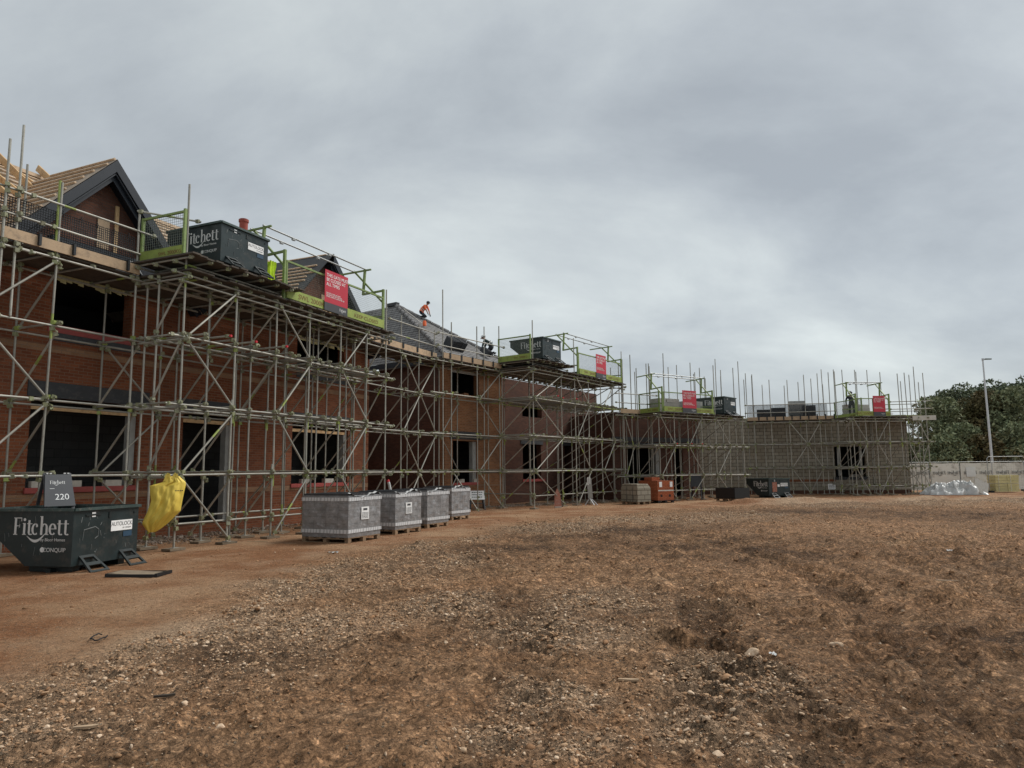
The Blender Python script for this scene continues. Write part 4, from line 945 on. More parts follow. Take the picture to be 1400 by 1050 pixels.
def side_panel(fr, y0, y1, x, deck, label, posts=True, zh=1.1, name='edge_panel', txt='SWL 2000KG'):
    c = fr.w(x, y1); r = thing(name, label, 'guard panel', (c.x, c.y, deck), fr.rz - math.pi/2, 'green side panels of the loading bays'); L = y1-y0   # local x runs from inside outwards
    M = MB(); M.bar((0, 0, 0), (0, 0, zh), .06, .06); M.bar((L, 0, 0), (L, 0, zh+.03), .06, .06); M.bar((0, 0, zh-.03), (L, 0, zh-.03), .05, .05); M.build('frame', MAT['gate_green'], r)
    wire_panel(.03, L-.03, .24, zh-.05, 0, .06, .0042).build('wire_mesh', MAT['mesh_wire'], r)
    MB().box((L/2, -.04, .13), (L-.02, .03, .26)).build('toe_board', MAT['toe_green'], r)
    face_text(txt, .13, 'toe_text', r, 'lettering', FRONT(L*.72, -.058, .08), squash=1.0)
    return r

# ------------------------------------------------------------------ bays
DECKC = 4.68
def post_tops(hi): return lambda i, j: hi[i % len(hi)] if (j == 0 or i % 2 == 0) else DECK
bay('tube scaffold of the nearest loading bay, standing out in front of the red brick house', FA, (242, 313, 372, 418, 461, 498, 526), 0, [0, .8, 1.35], [L1, L2, L3, L4], DECK, (0, 0), 3, (FA.at(392, -.1, 385), .31),
    tops=lambda i, j: (8.35 if j == 0 and i == 0 else 7.75 if j == 0 and i == 6 else DECK-.04))
random.seed(4)
FIRST_END = FA.at(526, 0)
g1a = FA.at(388, -.1, 370); g1b = FA.at(523, -.1, 430)
gate(FA, 'green gate on the nearest and highest loading bay, beside the largest skip on a deck', 'largest red gate warning plate, on the nearest loading bay under the slate ridge', g1a, g1b, DECK, FA.at(459, -.2, 390)-g1a)
side_panel(FA, .02, 1.38, -.10, DECK+.31, 'green mesh side panel left of the nearest skip on the top deck')

# hipped house scaffold
def scaf_b():
    random.seed(21); r = fthing('scaffold', 'tube scaffold round the orange brick house with the slate hipped roof', 'scaffold', FB, G_SC); a = FB.at
    so = [a(606), a(617), a(653), a(684)]; si = [a(600, 1.2), a(625, 1.2), a(668, 1.2), a(690, 1.2)]
    tops = (9.2, 7.9, 8.0, 8.3)
    for s, t in zip(so, tops): standard(r, s, 0, t, [.5, L1, L2, L3+.1, L4])
    for s in si: standard(r, s, 1.2, DECK-.05, [L1, L2, L3+.1, L4])
    for z in (L1, L2, L3+.1, L4): ledger_run(r, 0, so[0]-.7, so[-1]+.3, z); ledger_run(r, 1.2, so[0]-.3, so[-1]+.3, z, .055)
    for z in (L1, L2, L3+.1):
        for s in so: transom(r, s+.08, 0, 1.2, z+.06, .25)
    x = so[0]-.5
    while x < so[-1]: transom(r, x, 0, 1.2, L4+.055, .15, .15); x += .8
    for z in (DECK+.5, DECK+1.02): ledger_run(r, 0, so[0]-.3, so[-1]+.2, z, -.05, 'guard_rail', 0)
    zigzag(r, (so[2], so[3]), 0, [.1, L1, L2, L3, L4], 0); zigzag(r, (si[0], si[1]), 1.2, [.1, L1, L2, L3], 1)
    tubepart(r, 'brace', (so[1]+.4, -1.1, .05), (so[1]+.1, 0, L1))
    deck_along(r, so[0]-.6, so[-1]+.1, -.02, 1.3, DECK-.02); toe_run(r, so[0]-.1, so[-1], -.09, DECK)
    for i in range(6): MB().box((0, 0, 0), (.08, .03, .24)).build('toe_clip', MAT['mesh_black'], r, (so[0]+.3+i*.75, -.125, DECK+.14))
scaf_b()
b2, ss2 = bay('tube scaffold of the second loading bay, between the slate roofed house and the roofless wing', B2, (730, 769, 788, 806, 824, 840, 853), 0, [0, 1.7, 2.7], [L1, L2, L3+.1, L4], DECK, (0, 0), 7, (B2.at(775, -.1, 500), .28),
    tops=lambda i, j: (8.35 if (i == 0 and j == 0) else 8.1 if i in (2, 6) and j == 0 else 8.4 if i in (0, 6) and j == 2 else DECK-.04))
random.seed(8)
ga, gb = B2.at(789, -.1, 490), B2.at(849, -.1, 510)
gate(B2, 'green gate on the second loading bay, right of the middle skip', 'red gate warning plate right of the middle skip, second largest of the four', ga, gb, DECK, B2.at(821, -.2, 500)-ga)
side_panel(B2, .02, 1.75, -.10, DECK+.28, 'green side panel with toe board in front of the middle skip on the top deck')

def bay3():
    b3, ss = bay('tube scaffold of the third loading bay, in front of the wide black opening', FC, (903, 923, 942, 961, 980, 999, 1018), 0, [0, 1.5, 2.6], [1.32, 2.9, 4.55], DECKC, (0, 0), 12, None,
        tops=lambda i, j: (DECKC-.02, 8.0, 7.6, 7.4, DECKC, 7.9, 7.2)[i] if j == 2 else (7.2 if j == 1 and i % 2 == 0 else 7.5 if j == 0 and i == 4 else DECKC-.04))
    for k, (px, py) in enumerate(((849, 500), (886, 497), (906, 483), (913, 502), (924, 499), (943, 496), (949, 509), (955, 503), (963, 515), (977, 491), (985, 506), (1002, 503), (1009, 494), (1017, 519), (1028, 512))):
        y = random.uniform(1.7, 3.4); x = FC.at(px, y, py); Y_ = FC.w(x, y).y; top = H + ray(px, py).z/ray(px, py).y*Y_
        standard(b3, x, y, top, [2.9, 4.55] if y < 2.9 else [4.55], base=(.0 if y < 2.8 else 4.3), pad=False)
    r = fthing('scaffold', 'narrow tube scaffold between the second and third loading bays', 'scaffold', FC.off(-.2, 1.5), G_SC); fr = FC.off(-.2, 1.5)
    so = [fr.at(855), fr.at(866), fr.at(888)]; random.seed(31)
    for s, t in zip(so, (7.6, 7.9, 7.5)):
        standard(r, s, 0, t, [.4, 1.32, 2.9, 4.55]); standard(r, s+.2, 1.15, t-.3, [1.32, 2.9, 4.55])
    for z in (1.32, 2.9, 4.55, DECKC+.55, DECKC+1.05): ledger_run(r, 0, so[0]-.5, so[-1]+.6, z); 
    for z in (1.32, 2.9, 4.55):
        for s in so: transom(r, s+.08, 0, 1.1, z+.06)
    zigzag(r, (so[0], so[1]), 0, [.1, 1.32, 2.9, 4.55], 0); deck_along(r, so[0]-.3, so[-1]+.4, 0, 1.2, DECKC-.02); toe_run(r, so[0]-.3, so[-1]+.4, -.09, DECKC)
bay3(); random.seed(9)
ga, gb = FC.at(905, -.1, 545), FC.at(974, -.1, 555)
gate(FC, 'green gate on the third loading bay, beside the dark skip farther back', 'red gate warning plate on the third loading bay in front of grey block stacks', ga, gb, DECKC, FC.at(942, -.2, 548)-ga)
side_panel(FC, .02, 1.5, -.06, DECKC, 'green side panel at the left end of the third loading bay')

def scaf_d():
    random.seed(41); r = fthing('scaffold', 'long tube scaffold in front of the pale blockwork wall at the far end', 'scaffold', FD, G_SC); a = FD.at
    so = [a(p) for p in (1034, 1058, 1083, 1106, 1125, 1140)]; si = [a(p, 1.0) for p in (1026, 1048, 1078, 1098, 1116, 1132)]
    for s, t in zip(so, (7.6, 7.3, 7.25, 7.55, 7.6, 7.65)): standard(r, s, 0, t, [.4, L1, 3.15, 4.55])
    for s, t in zip(si, (7.9, 7.1, 7.0, 7.2, 7.4, 7.0)): standard(r, s, 1.0, t, [L1, 3.15, 4.55], pad=False)
    x0, x1 = so[0]-.4, so[-1]+.2
    for z in (L1, 3.15, 4.55, DECKC+.5, DECKC+1.0): ledger_run(r, 0, x0, x1, z)
    for z in (L1, 3.15): ledger_run(r, 1.0, x0, x1, z, .055)
    for s in so:
        for z in (L1, 3.15, 4.5): transom(r, s+.08, 0, 1.05, z+.06)
    zigzag(r, (so[2], so[3]), 0, [.1, L1, 3.15, 4.55], 0); zigzag(r, (so[4], so[3]), 0, [.1, L1, 3.15, 4.55], 0)
    deck_along(r, x0, x1, -.02, 1.2, DECKC-.02); toe_run(r, x0, x1, -.09, DECKC)
    for i in range(11): MB().box((0, 0, 0), (.07, .03, .30)).build('toe_clip', MAT['mesh_black'], r, (so[0]+.3+i*.5, -.125, DECKC+.17))
    w = (x1-x0-.4)/3
    for i in range(3): brick_guard(FD, x0+.1+i*w, x0+.1+(i+1)*w-.06, .06, DECKC+.02, .95, ('black wire mesh guard on the far deck, next to the far skip', 'black wire mesh guard on the far deck, the middle one in front of grey blocks', 'black wire mesh guard on the far deck, beside the bending worker')[i], 'wire mesh guards on the far deck')
    q = FD.w(FD.at(1173), -1.9); B4 = Frame(q.x, q.y, 80)
    b4, ss = bay('tube scaffold of the farthest loading bay, in front of the window opening in the blockwork', B4, (1170, 1187, 1201, 1219, 1236), 0, [0, 1.5, 2.7], [L1, 3.15, 4.55], DECKC, (0, 0), 17, None,
        tops=lambda i, j: (7.9 if (j == 2) else 7.6 if j == 1 and i % 2 == 0 else 7.3 if i == 4 else DECKC-.04), close=False)
    random.seed(19); ga, gb = B4.at(1170, -.1, 560), B4.at(1216, -.1, 560)
    gate(B4, 'green gate on the farthest loading bay, next to the worker in dark clothes', 'smallest red gate warning plate, on the farthest loading bay', ga, gb, DECKC, B4.at(1202, -.2, 560)-ga, sw=.8)
    side_panel(B4, .02, 2.6, -.06, DECKC, 'green side panel beside the worker in dark clothes on the far deck')
    r = fthing('scaffold', 'open end tower of tube scaffold at the far right, beside the white site banners', 'scaffold', FD.off(0, -.5), G_SC); fr = FD.off(0, -.5); a = fr.at
    so = [a(p) for p in (1247, 1259, 1272)]; si = [a(p, 2.0) for p in (1240, 1252, 1264)]; random.seed(43)
    for s, t in zip(so, (7.4, 7.75, 7.35)): standard(r, s, 0, t, [.4, L1, 3.15, 4.55])
    for s, t in zip(si, (7.1, 7.5, 7.0)): standard(r, s, 2.0, t, [.4, L1, 3.15, 4.55])
    for y in (0, 2.0):
        for z in (.4, L1, 3.15, 4.55, DECKC+.5, DECKC+.95): ledger_run(r, y, so[0]-.9, so[-1]+.25, z)
    for s in so:
        for z in (.5, L1, 3.15, 4.55): transom(r, s+.05, 0, 2.0, z+.06)
    zigzag(r, (so[0]-.1, so[1]), 0, [.1, L1, 3.15, 4.55], 1); zigzag(r, (so[1], so[2]), 0, [.1, L1, 3.15, 4.55], 0); zigzag(r, (si[0], si[2]), 2.0, [.1, L1, 3.15, 4.55], 0)
    tubepart(r, 'brace', (so[2]-.1, -.2, L1-.1), (so[0]-1.0, .6, .5))
    deck_along(r, so[0]-1.2, so[-1]+.15, -.02, 2.1, DECKC-.02); MB().box((so[-1]-.15, -.1, DECKC-.08), (1.3, .035, .28)).build('toe_board', MAT['plaster_pale'], r)
    for i in range(4): MB().box((so[-1]-.9+i*.05, .7+i*.25, DECKC+.05+i*.045), (1.9, .22, .04), random.uniform(-.2, .2)).build('stacked_board', MAT['toe_green' if i == 3 else 'board_timber'], r)
    return B4
B4 = scaf_d()

# ------------------------------------------------------------------ skips
def make_skip(label, loc, rz, note=False):
    s = thing('tipping_skip', label, 'skip', loc, rz, 'dark tipping skips'); w, h, t = 1.58, 1.09, .012; b0 = .13
    prof = [(0, b0), (0, h), (1.80, h), (1.80, .80), (.92, b0)]
    pm = [MAT['skip_paint'], MAT['skip_paint_dark']]
    for x in (0, w-t):
        M = MB(); M.prism(prof, lambda a, b, x=x: (x, a, b), lambda a, b, x=x: (x+t, a, b)); M.build('side_plate', pm, s)
    M = MB(); M.box((w/2, .006, (h+b0)/2), (w-2*t-.002, t, h-b0-.002)); M.build('end_plate', pm, s)
    M = MB(); M.box((w/2, .47, b0+.008), (w-2*t-.002, .88, t)); M.bar((w/2, .925, b0+.012), (w/2, 1.79, .80), w-2*t-.002, t); M.build('tipping_floor', pm, s)
    M = MB(); M.box((w/2, 1.795, .945), (w-2*t-.002, t, .27)); M.build('lip_plate', pm, s)
    M = MB()
    for p, q in (((-.015, -.02, h), (w+.015, -.02, h)), ((-.015, -.02, h), (-.015, 1.82, h)), ((w+.015, -.02, h), (w+.015, 1.82, h)), ((-.015, 1.82, h), (w+.015, 1.82, h))): M.bar(p, q, .055, .05)
    M.build('rim', MAT['skip_rim'], s)
    M = MB(); M.bar((.25, .12, .07), (.25, 1.0, .07), .16, .11); M.bar((w-.25, .12, .07), (w-.25, 1.0, .07), .16, .11); M.bar((.05, .5, .05), (w-.05, .5, .05), .1, .07); M.build('fork_pocket', pm, s)
    for xc in (.33, w-.30):                            # sloping feet with a slot, in front of the end plate
        M = MB(); P_ = lambda x, f: Vector((x, -.30*f, .26*(1-f)+.015))
        for xx in (-.17, .17): M.bar(P_(xc+xx*.8, 0), P_(xc+xx*1.15, 1), .05, .03, 0, (0, -.66, .75))
        for f in (.02, .5, .97): M.bar(P_(xc-.17, f), P_(xc+.17, f), .07, .03, 0, (0, -.66, .75))
        M.bar((xc-.19, -.31, .015), (xc+.19, -.31, .015), .05, .03); M.build('foot', MAT['skip_paint_dark'], s)
    M = MB(); M.bar((.26, -.012, .98), (.62, -.012, .985), .012, .03); M.build('latch_bar', MAT['skip_paint_dark'], s); MB().box((.83, -.008, .96), (.05, .012, .11)).build('latch', MAT['skip_paint_dark'], s); MB().box((w-.12, -.008, .97), (.03, .012, .03)).build('bolt', MAT['skip_paint_dark'], s)
    MB().box((.44, -.010, .985), (.085, .004, .085)).build('small_label', MAT['sign_white'], s)
    M = MB(); pts = [(.22, .55), (.24, .73), (.50, .77), (.58, .72), (.57, .60), (.50, .56)]
    for (a, b), (c, d) in zip(pts[:-1], pts[1:]): M.bar((a, -.004, b), (c, -.004, d), .004, .012)
    for _ in range(16): a, b = random.uniform(.15, 1.4), random.uniform(.25, .95); M.bar((a, -.003, b), (a+random.uniform(-.04, .04), -.003, b+random.uniform(.01, .10)), .003, random.uniform(.004, .012))
    M.build('worn_paint', MAT['scratch_grey'], s)
    M = MB(); 
    for _ in range(10): a, b = random.uniform(.1, 1.5), random.uniform(.3, .95); M.bar((-.003, a, b), (-.003, a+random.uniform(-.03, .03), b+random.uniform(.05, .2)), .003, .006)
    M.build('worn_paint', MAT['scratch_grey'], s)
    pl = MB().box((1.14, -.009, .75), (.54, .006, .19)).build('maker_plate', MAT['sign_white'], s)
    face_text('AUTOLOCK', .105, 'sign_grey', pl, 'lettering', FRONT(1.14, -.013, .745), squash=.92); face_text('BY CONQUIP', .035, 'sign_grey', pl, 'lettering', FRONT(1.27, -.013, .69))
    bl = MB().box((1.30, -.008, .585), (.22, .004, .10)).build('blue_label', MAT['blue_print'], s)
    LEFT = lambda y, z: M_face((-.004, y, z), (0, -1, 0), (0, 0, 1))
    logo(s, 'logo', LEFT(.64, .765), 1.12); face_text('by Bloor Homes', .075, 'logo_white', s, 'lettering', LEFT(.14, .555), 'RIGHT'); face_text('CONQUIP', .10, 'logo_white', s, 'lettering', LEFT(.12, .375), 'RIGHT', ext=.002)
    M = MB(); M.tube((-.005, .59, .41), (-.001, .59, .41), .045, 10); M.build('emblem', MAT['logo_white'], s)
    if note: MB().box((.42, -.012, .62), (.34, .004, .55)).build('notice', MAT['panel_pink'], s); MB().box((.72, -.012, .70), (.16, .004, .14)).build('notice', MAT['sign_white'], s)
    return s
g = ground(96, 784); SK = make_skip('large dark green skip on the ground at the left, in front of the number board', (g.x, g.y, gz(g.x, g.y)-.02), math.pi/2-R(11))
def skip_at(fr, x, y, z, label, rot=0):
    q = fr.w(x, y); c = copy_tree(SK); c.location = (q.x, q.y, z); c.rotation_euler.z = fr.rz+rot; c['label'] = label; return c
sx = FA.at(302, -.16, 330); skip_at(FA, sx, -.16, DECK+.31, 'dark skip up on the nearest scaffold deck, beside the green side panel')
skip_at(B2, B2.at(742, -.14, 475), -.14, DECK+.28, 'dark skip up on the middle scaffold deck, right of the slate roof')
skip_at(FC, FC.at(990, .15, 555), .15, DECKC+.005, 'small looking dark skip up on the third deck, among bare scaffold poles', R(14))
g = ground(1052, 680.5); s4 = make_skip('dark skip on the ground before the blockwork wall, with a red notice on it', (g.x, g.y, gz(g.x, g.y)-.02), math.pi/2-R(66), True)

# ------------------------------------------------------------------ things on the ground
def stripes(M, x0, x1, z0, z1, y, rows, seed):          # unreadable print: short dark dashes
    rr = random.Random(seed)
    for k in range(rows):
        z = z1-(z1-z0)*(k+.5)/rows; x = x0
        while x < x1-.01: w = rr.uniform(.02, .07)*(x1-x0)/.3; e = min(x1, x+w); M.bar((x, y, z), (e, y, z), .002, (z1-z0)/rows*.5); x = e+.02*(x1-x0)/.3
    return M
def pallet(parent, w, d, mat='pallet_wood'):
    M = MB()
    for i in range(6): M.box((w/2, .05+i*(d-.1)/5, .125), (w, .10, .02), random.uniform(-.005, .005))
    for x in (.05, w/2, w-.05): M.box((x, d/2, .104), (.10, d, .02)); M.box((x, d/2, .01), (.10, d, .02))
    for x in (.07, w/2, w-.07):
        for y in (.05, d/2, d-.05): M.box((x, y, .057), (.12, .1, .073))
    return M.build('pallet', MAT[mat], parent)
def tile_pack(label, loc, rz, w, d, h, top_film, note=True, seed=1):
    rr = random.Random(seed); t = thing('tile_pallet', label, 'pallet of tiles', loc, rz, 'pallets of wrapped grey roof tiles'); pallet(t, w, d)
    M = MB(); z0 = .137; n = 12; m_ = 7
    def side(p, q, nrm):
        p, q, nrm = Vector(p), Vector(q), Vector(nrm); L = (q-p).length
        def P_(i, j):
            u, v = i/n, j/m_; e = (0 if i in (0, n) else 1)*(0 if j in (0, m_) else 1)
            return p.lerp(q, u) + Vector((0, 0, h*v)) + nrm*e*(rr.uniform(-.004, .018))
        G = [[P_(i, j) for j in range(m_+1)] for i in range(n+1)]
        for i in range(n):
            for j in range(m_): M.face([G[i][j], G[i+1][j], G[i+1][j+1], G[i][j+1]], 0, [(i/n*L, j/m_*h), ((i+1)/n*L, j/m_*h), ((i+1)/n*L, (j+1)/m_*h), (i/n*L, (j+1)/m_*h)], True)
    side((0, 0, z0), (w, 0, z0), (0, -1, 0)); side((w, 0, z0), (w, d, z0), (1, 0, 0)); side((w, d, z0), (0, d, z0), (0, 1, 0)); side((0, d, z0), (0, 0, z0), (-1, 0, 0))
    M.face([(0, 0, z0+h), (w, 0, z0+h), (w, d, z0+h), (0, d, z0+h)], 1); M.face([(0, 0, z0), (0, d, z0), (w, d, z0), (w, 0, z0)], 1)
    pk = M.build('tile_pack', [MAT['wrapped_tiles'], MAT['roof_felt']], t)
    M = MB()                                           # tile edges on the open top
    k = int(w/.055)
    for i in range(k): M.box(((i+.5)*w/k, d/2, z0+h+.022+rr.uniform(-.008, .008)), (w/k*.72, d-.04, .04), rr.uniform(-.01, .01))
    M.build('tile_row', MAT['roof_felt'], pk)
    for zz in (.10, h-.13):
        M = MB(); e = .02; z = z0+zz; b = .085
        for p, q in (((-e, -e), (w+e, -e)), ((w+e, -e), (w+e, d+e)), ((w+e, d+e), (-e, d+e)), ((-e, d+e), (-e, -e))):
            L = math.dist(p, q); M.face([(*p, z), (*q, z+rr.uniform(-.015, .015)), (*q, z+b), (*p, z+b)], 0, [(0, 0), (L, 0), (L, b), (0, b)])
        M.build('printed_tape', MAT['printed_tape'], t)
    M = MB(); e = .025; zt = z0+h                      # loose film hem along the top
    for i in range(24):
        u0, u1 = i/24, (i+1)/24; f = lambda u: (w*u, -e-.01*math.sin(u*19), zt+.05*math.sin(u*7+seed)+.015*math.sin(u*31))
        a, b = f(u0), f(u1); M.face([a, b, (b[0], b[1]+.06, b[2]+.02), (a[0], a[1]+.06, a[2]+.02)], 0, None, True)
    M.build('film_hem', MAT['plastic_white'], t)
    if note:
        nt_ = MB().box((w*.48, -.030, z0+h*.56), (.30, .003, .30)).build('delivery_note', MAT['sign_white'], t)
        M = MB(); stripes(M, w*.48-.12, w*.48+.12, z0+h*.56-.13, z0+h*.56+.02, -.033, 5, seed); M.box((w*.48, -.033, z0+h*.56+.09), (.16, .002, .05)); M.build('print', MAT['sign_grey'], nt_)
    return t
for k, (px, py, w, d, h, lab, nt_) in enumerate(((475.5, 743.5, 1.28, 1.38, .98, 'nearest pallet of wrapped grey roof tiles, with a white note and two printed tapes', 1), (540, 731.5, 1.25, 1.25, .98, 'second nearest pallet of wrapped grey roof tiles, with a white note', 1),
        (584, 722.5, 1.2, 1.2, .98, 'third pallet of wrapped grey roof tiles, without a note', 0), (617.5, 711.5, 1.2, 1.2, .98, 'farthest of the four pallets of wrapped grey roof tiles', 0))):
    g = ground(px, py); tile_pack(lab, (g.x, g.y, gz(g.x, g.y)-.01), math.pi/2-R(25+k*.8), w, d, h, 0, nt_, k+2)

def grid_sheet(M, fn, nu, nv, mat=0):
    G = [[Vector(fn(i/nu, j/nv)) for j in range(nv+1)] for i in range(nu+1)]; b = len(M.v)
    for r_ in G: M.v += [tuple(p) for p in r_]
    for i in range(nu):
        for j in range(nv):
            q = (b+i*(nv+1)+j, b+(i+1)*(nv+1)+j, b+(i+1)*(nv+1)+j+1, b+i*(nv+1)+j+1); M.f.append(q); M.mi.append(mat); M.sm.append(True); M.uv.append([(i/nu, j/nv)]*4)
def rubble_bag():
    q = FA.w(FA.at(230, -.16, 650), -.16); t = thing('rubble_bag', 'limp yellow rubble bag hanging from the scaffold corner behind the ground skip', 'bag', (q.x, q.y, L1), R(24)); k = 1/427*.95
    rows = [(205, 600, 722), (262, 575, 780), (292, 466, 782), (360, 472, 770), (440, 484, 758), (540, 458, 746), (600, 432, 690), (650, 418, 645), (700, 452, 585), (732, 478, 535)]
    def edge(v):
        y = 205+(732-205)*v
        for (a, b, c), (d, e, f) in zip(rows[:-1], rows[1:]):
            if y <= d+.01: s_ = (y-a)/(d-a); return y, b+(e-b)*s_, c+(f-c)*s_
        return rows[-1]
    def side(sgn):
        def fn(u, v):
            y, l, r_ = edge(v); x = l+(r_-l)*u; bul = math.sin(math.pi*min(1, max(0, u)))**.6*math.sin(math.pi*min(1, v*.9+.08))**.6
            fold = .075*abs(math.sin(u*5.2+v*1.7+.4)) + .040*abs(math.sin(u*11-v*4.1+1)) + .022*abs(math.sin(u*23+v*9)) + .012*abs(math.sin(v*17-u*6)) - .05
            return ((x-623)*k, sgn*bul*(.10 + fold*(1 if sgn < 0 else .6)) + .02*math.sin(v*5+u*3), -(y-190)*k)
        return fn
    M = MB(); grid_sheet(M, side(-1), 40, 48); grid_sheet(M, lambda u, v: side(1)(1-u, v), 24, 30)
    M.build('sack', MAT['bag_yellow'], t)
    for x0, x1 in ((605, 650), (670, 716)):
        M = MB(); zt = .0
        for a, b in (((x0-8, 250), (x0+8, 186)), ((x0+8, 186), (x0+22, 180)), ((x0+22, 180), (x1, 245))):
            M.bar(((a[0]-623)*k, -.05, -(a[1]-190)*k), ((b[0]-623)*k, -.05, -(b[1]-190)*k), .05, .012, 0, (0, 1, 0))
        M.build('loop_handle', MAT['bag_yellow'], t)
    M = MB(); stripes(M, (690-623)*k, (760-623)*k, -.36, -.32, -.14, 1, 3); M.build('print', MAT['sign_grey'], t)
rubble_bag()
def number_board():
    y = 13.9; t_ = slope_at(78); t = thing('plot_board', 'dark A frame board with the number 220, behind the ground skip', 'board', (t_*y, y, 0), R(50)); H_ = 1.70
    def leg(x, s_): 
        M = MB(); M.bar((x, 0, H_), (x*1.25, s_*.62, .02), .055, .03); M.build('leg', MAT['sign_grey'], t)
    for x in (-.21, .21): leg(x, -1); leg(x, 1)
    f = lambda z: -(H_-z)*.62/1.68-.02
    pl = MB(); z0, z1 = H_-.62, H_-.02
    pl.prism([(-.23-.035, z0), (.23+.035, z0), (.22, z1), (-.22, z1)], lambda a, b: (a, f(b)-.03, b), lambda a, b: (a, f(b), b)); p = pl.build('plate', MAT['sign_grey'], t)
    U = Vector((0, .62/1.68, 1)).normalized(); ff = lambda x, z: M_face((x, f(z)-.034, z), (1, 0, 0), U)
    face_text('220', .165, 'sign_white', p, 'lettering', ff(.04, z0+.12), ext=.003); logo(p, 'logo', ff(-.02, z0+.44), .26)
    M = MB(); M.box((-.12, f(z0+.33)-.035, z0+.33), (.08, .003, .012)); M.build('print', MAT['sign_white'], p)
    M = MB()
    for x in (-.18, -.12, .12, .18): M.box((x, -.02, H_), (.03, .05, .02))
    M.build('cable_tie', MAT['sign_white'], t)
    MB().box((0, .34, .75), (.5, .02, .5), Matrix.Rotation(-.35, 3, 'X')).build('rear_plate', MAT['black_plastic'], t)
number_board()
def grid_panel():
    g = ground(190, 787); t = thing('scrap_sheet', 'flat scuffed panel lying on the soil beside the ground skip', 'panel', (g.x, g.y, gz(g.x, g.y)+.03), R(-4))
    M = MB(); M.box((0, .0, 0), (.80, .42, .035), Matrix.Rotation(.04, 3, 'Y')); M.build('sheet', MAT['board_timber'], t)
    M = MB()
    for y in (-.23, .23): M.bar((-.42, y, .0), (.42, y, .0), .03, .04)
    for x in (-.42, .42): M.bar((x, -.23, .005), (x, .23, .005), .04, .05)
    M.build('frame', MAT['black_plastic'], t)
grid_panel()
def a_sign(label, px, py, rz, pm, size=.45, h=.85, mat='sign_grey'):
    g = ground(px, py); t = thing('folding_sign', label, 'sign', (g.x, g.y, gz(g.x, g.y)), rz)
    for s_ in (-1, 1):
        for x in (-size*.45, size*.45): M = MB(); M.bar((x*.8, 0, h), (x*1.2, s_*.38, .0), .05, .03); M.build('leg', MAT['black_plastic' if s_ > 0 else mat], t)
    M = MB(); M.bar((-size*.5, -.27, .28), (size*.5, -.27, .28), .03, .03); M.build('stretcher', MAT[mat], t)
    f = lambda z: -(h-z)*.38/h-.02; z0, z1 = h*.55, h*1.02
    M = MB(); M.prism([(-size*.55, z0), (size*.55, z0), (size*.5, z1), (-size*.5, z1)], lambda a, b: (a, f(b)-.025, b), lambda a, b: (a, f(b), b)); p = M.build('plate', MAT[pm], t)
    if pm == 'sign_white':
        M = MB()
        for k, z in enumerate((z0+.10, z0+.20, z0+.30)):
            rr = random.Random(k); x = -size*.38
            while x < size*.34: w = rr.uniform(.03, .08); M.box((x+w/2, f(z)-.028, z), (w, .003, .05)); x += w+.02
        M.build('print', MAT['sign_grey'], p)
    return t
a_sign('small white lettered A frame sign beside the farthest tile pallet', 652, 697, R(8), 'sign_white', .60, .80)
a_sign('grey A frame board leaning near the tray under the third loading bay', 953, 683, R(-20), 'sign_grey', .55, 1.3)
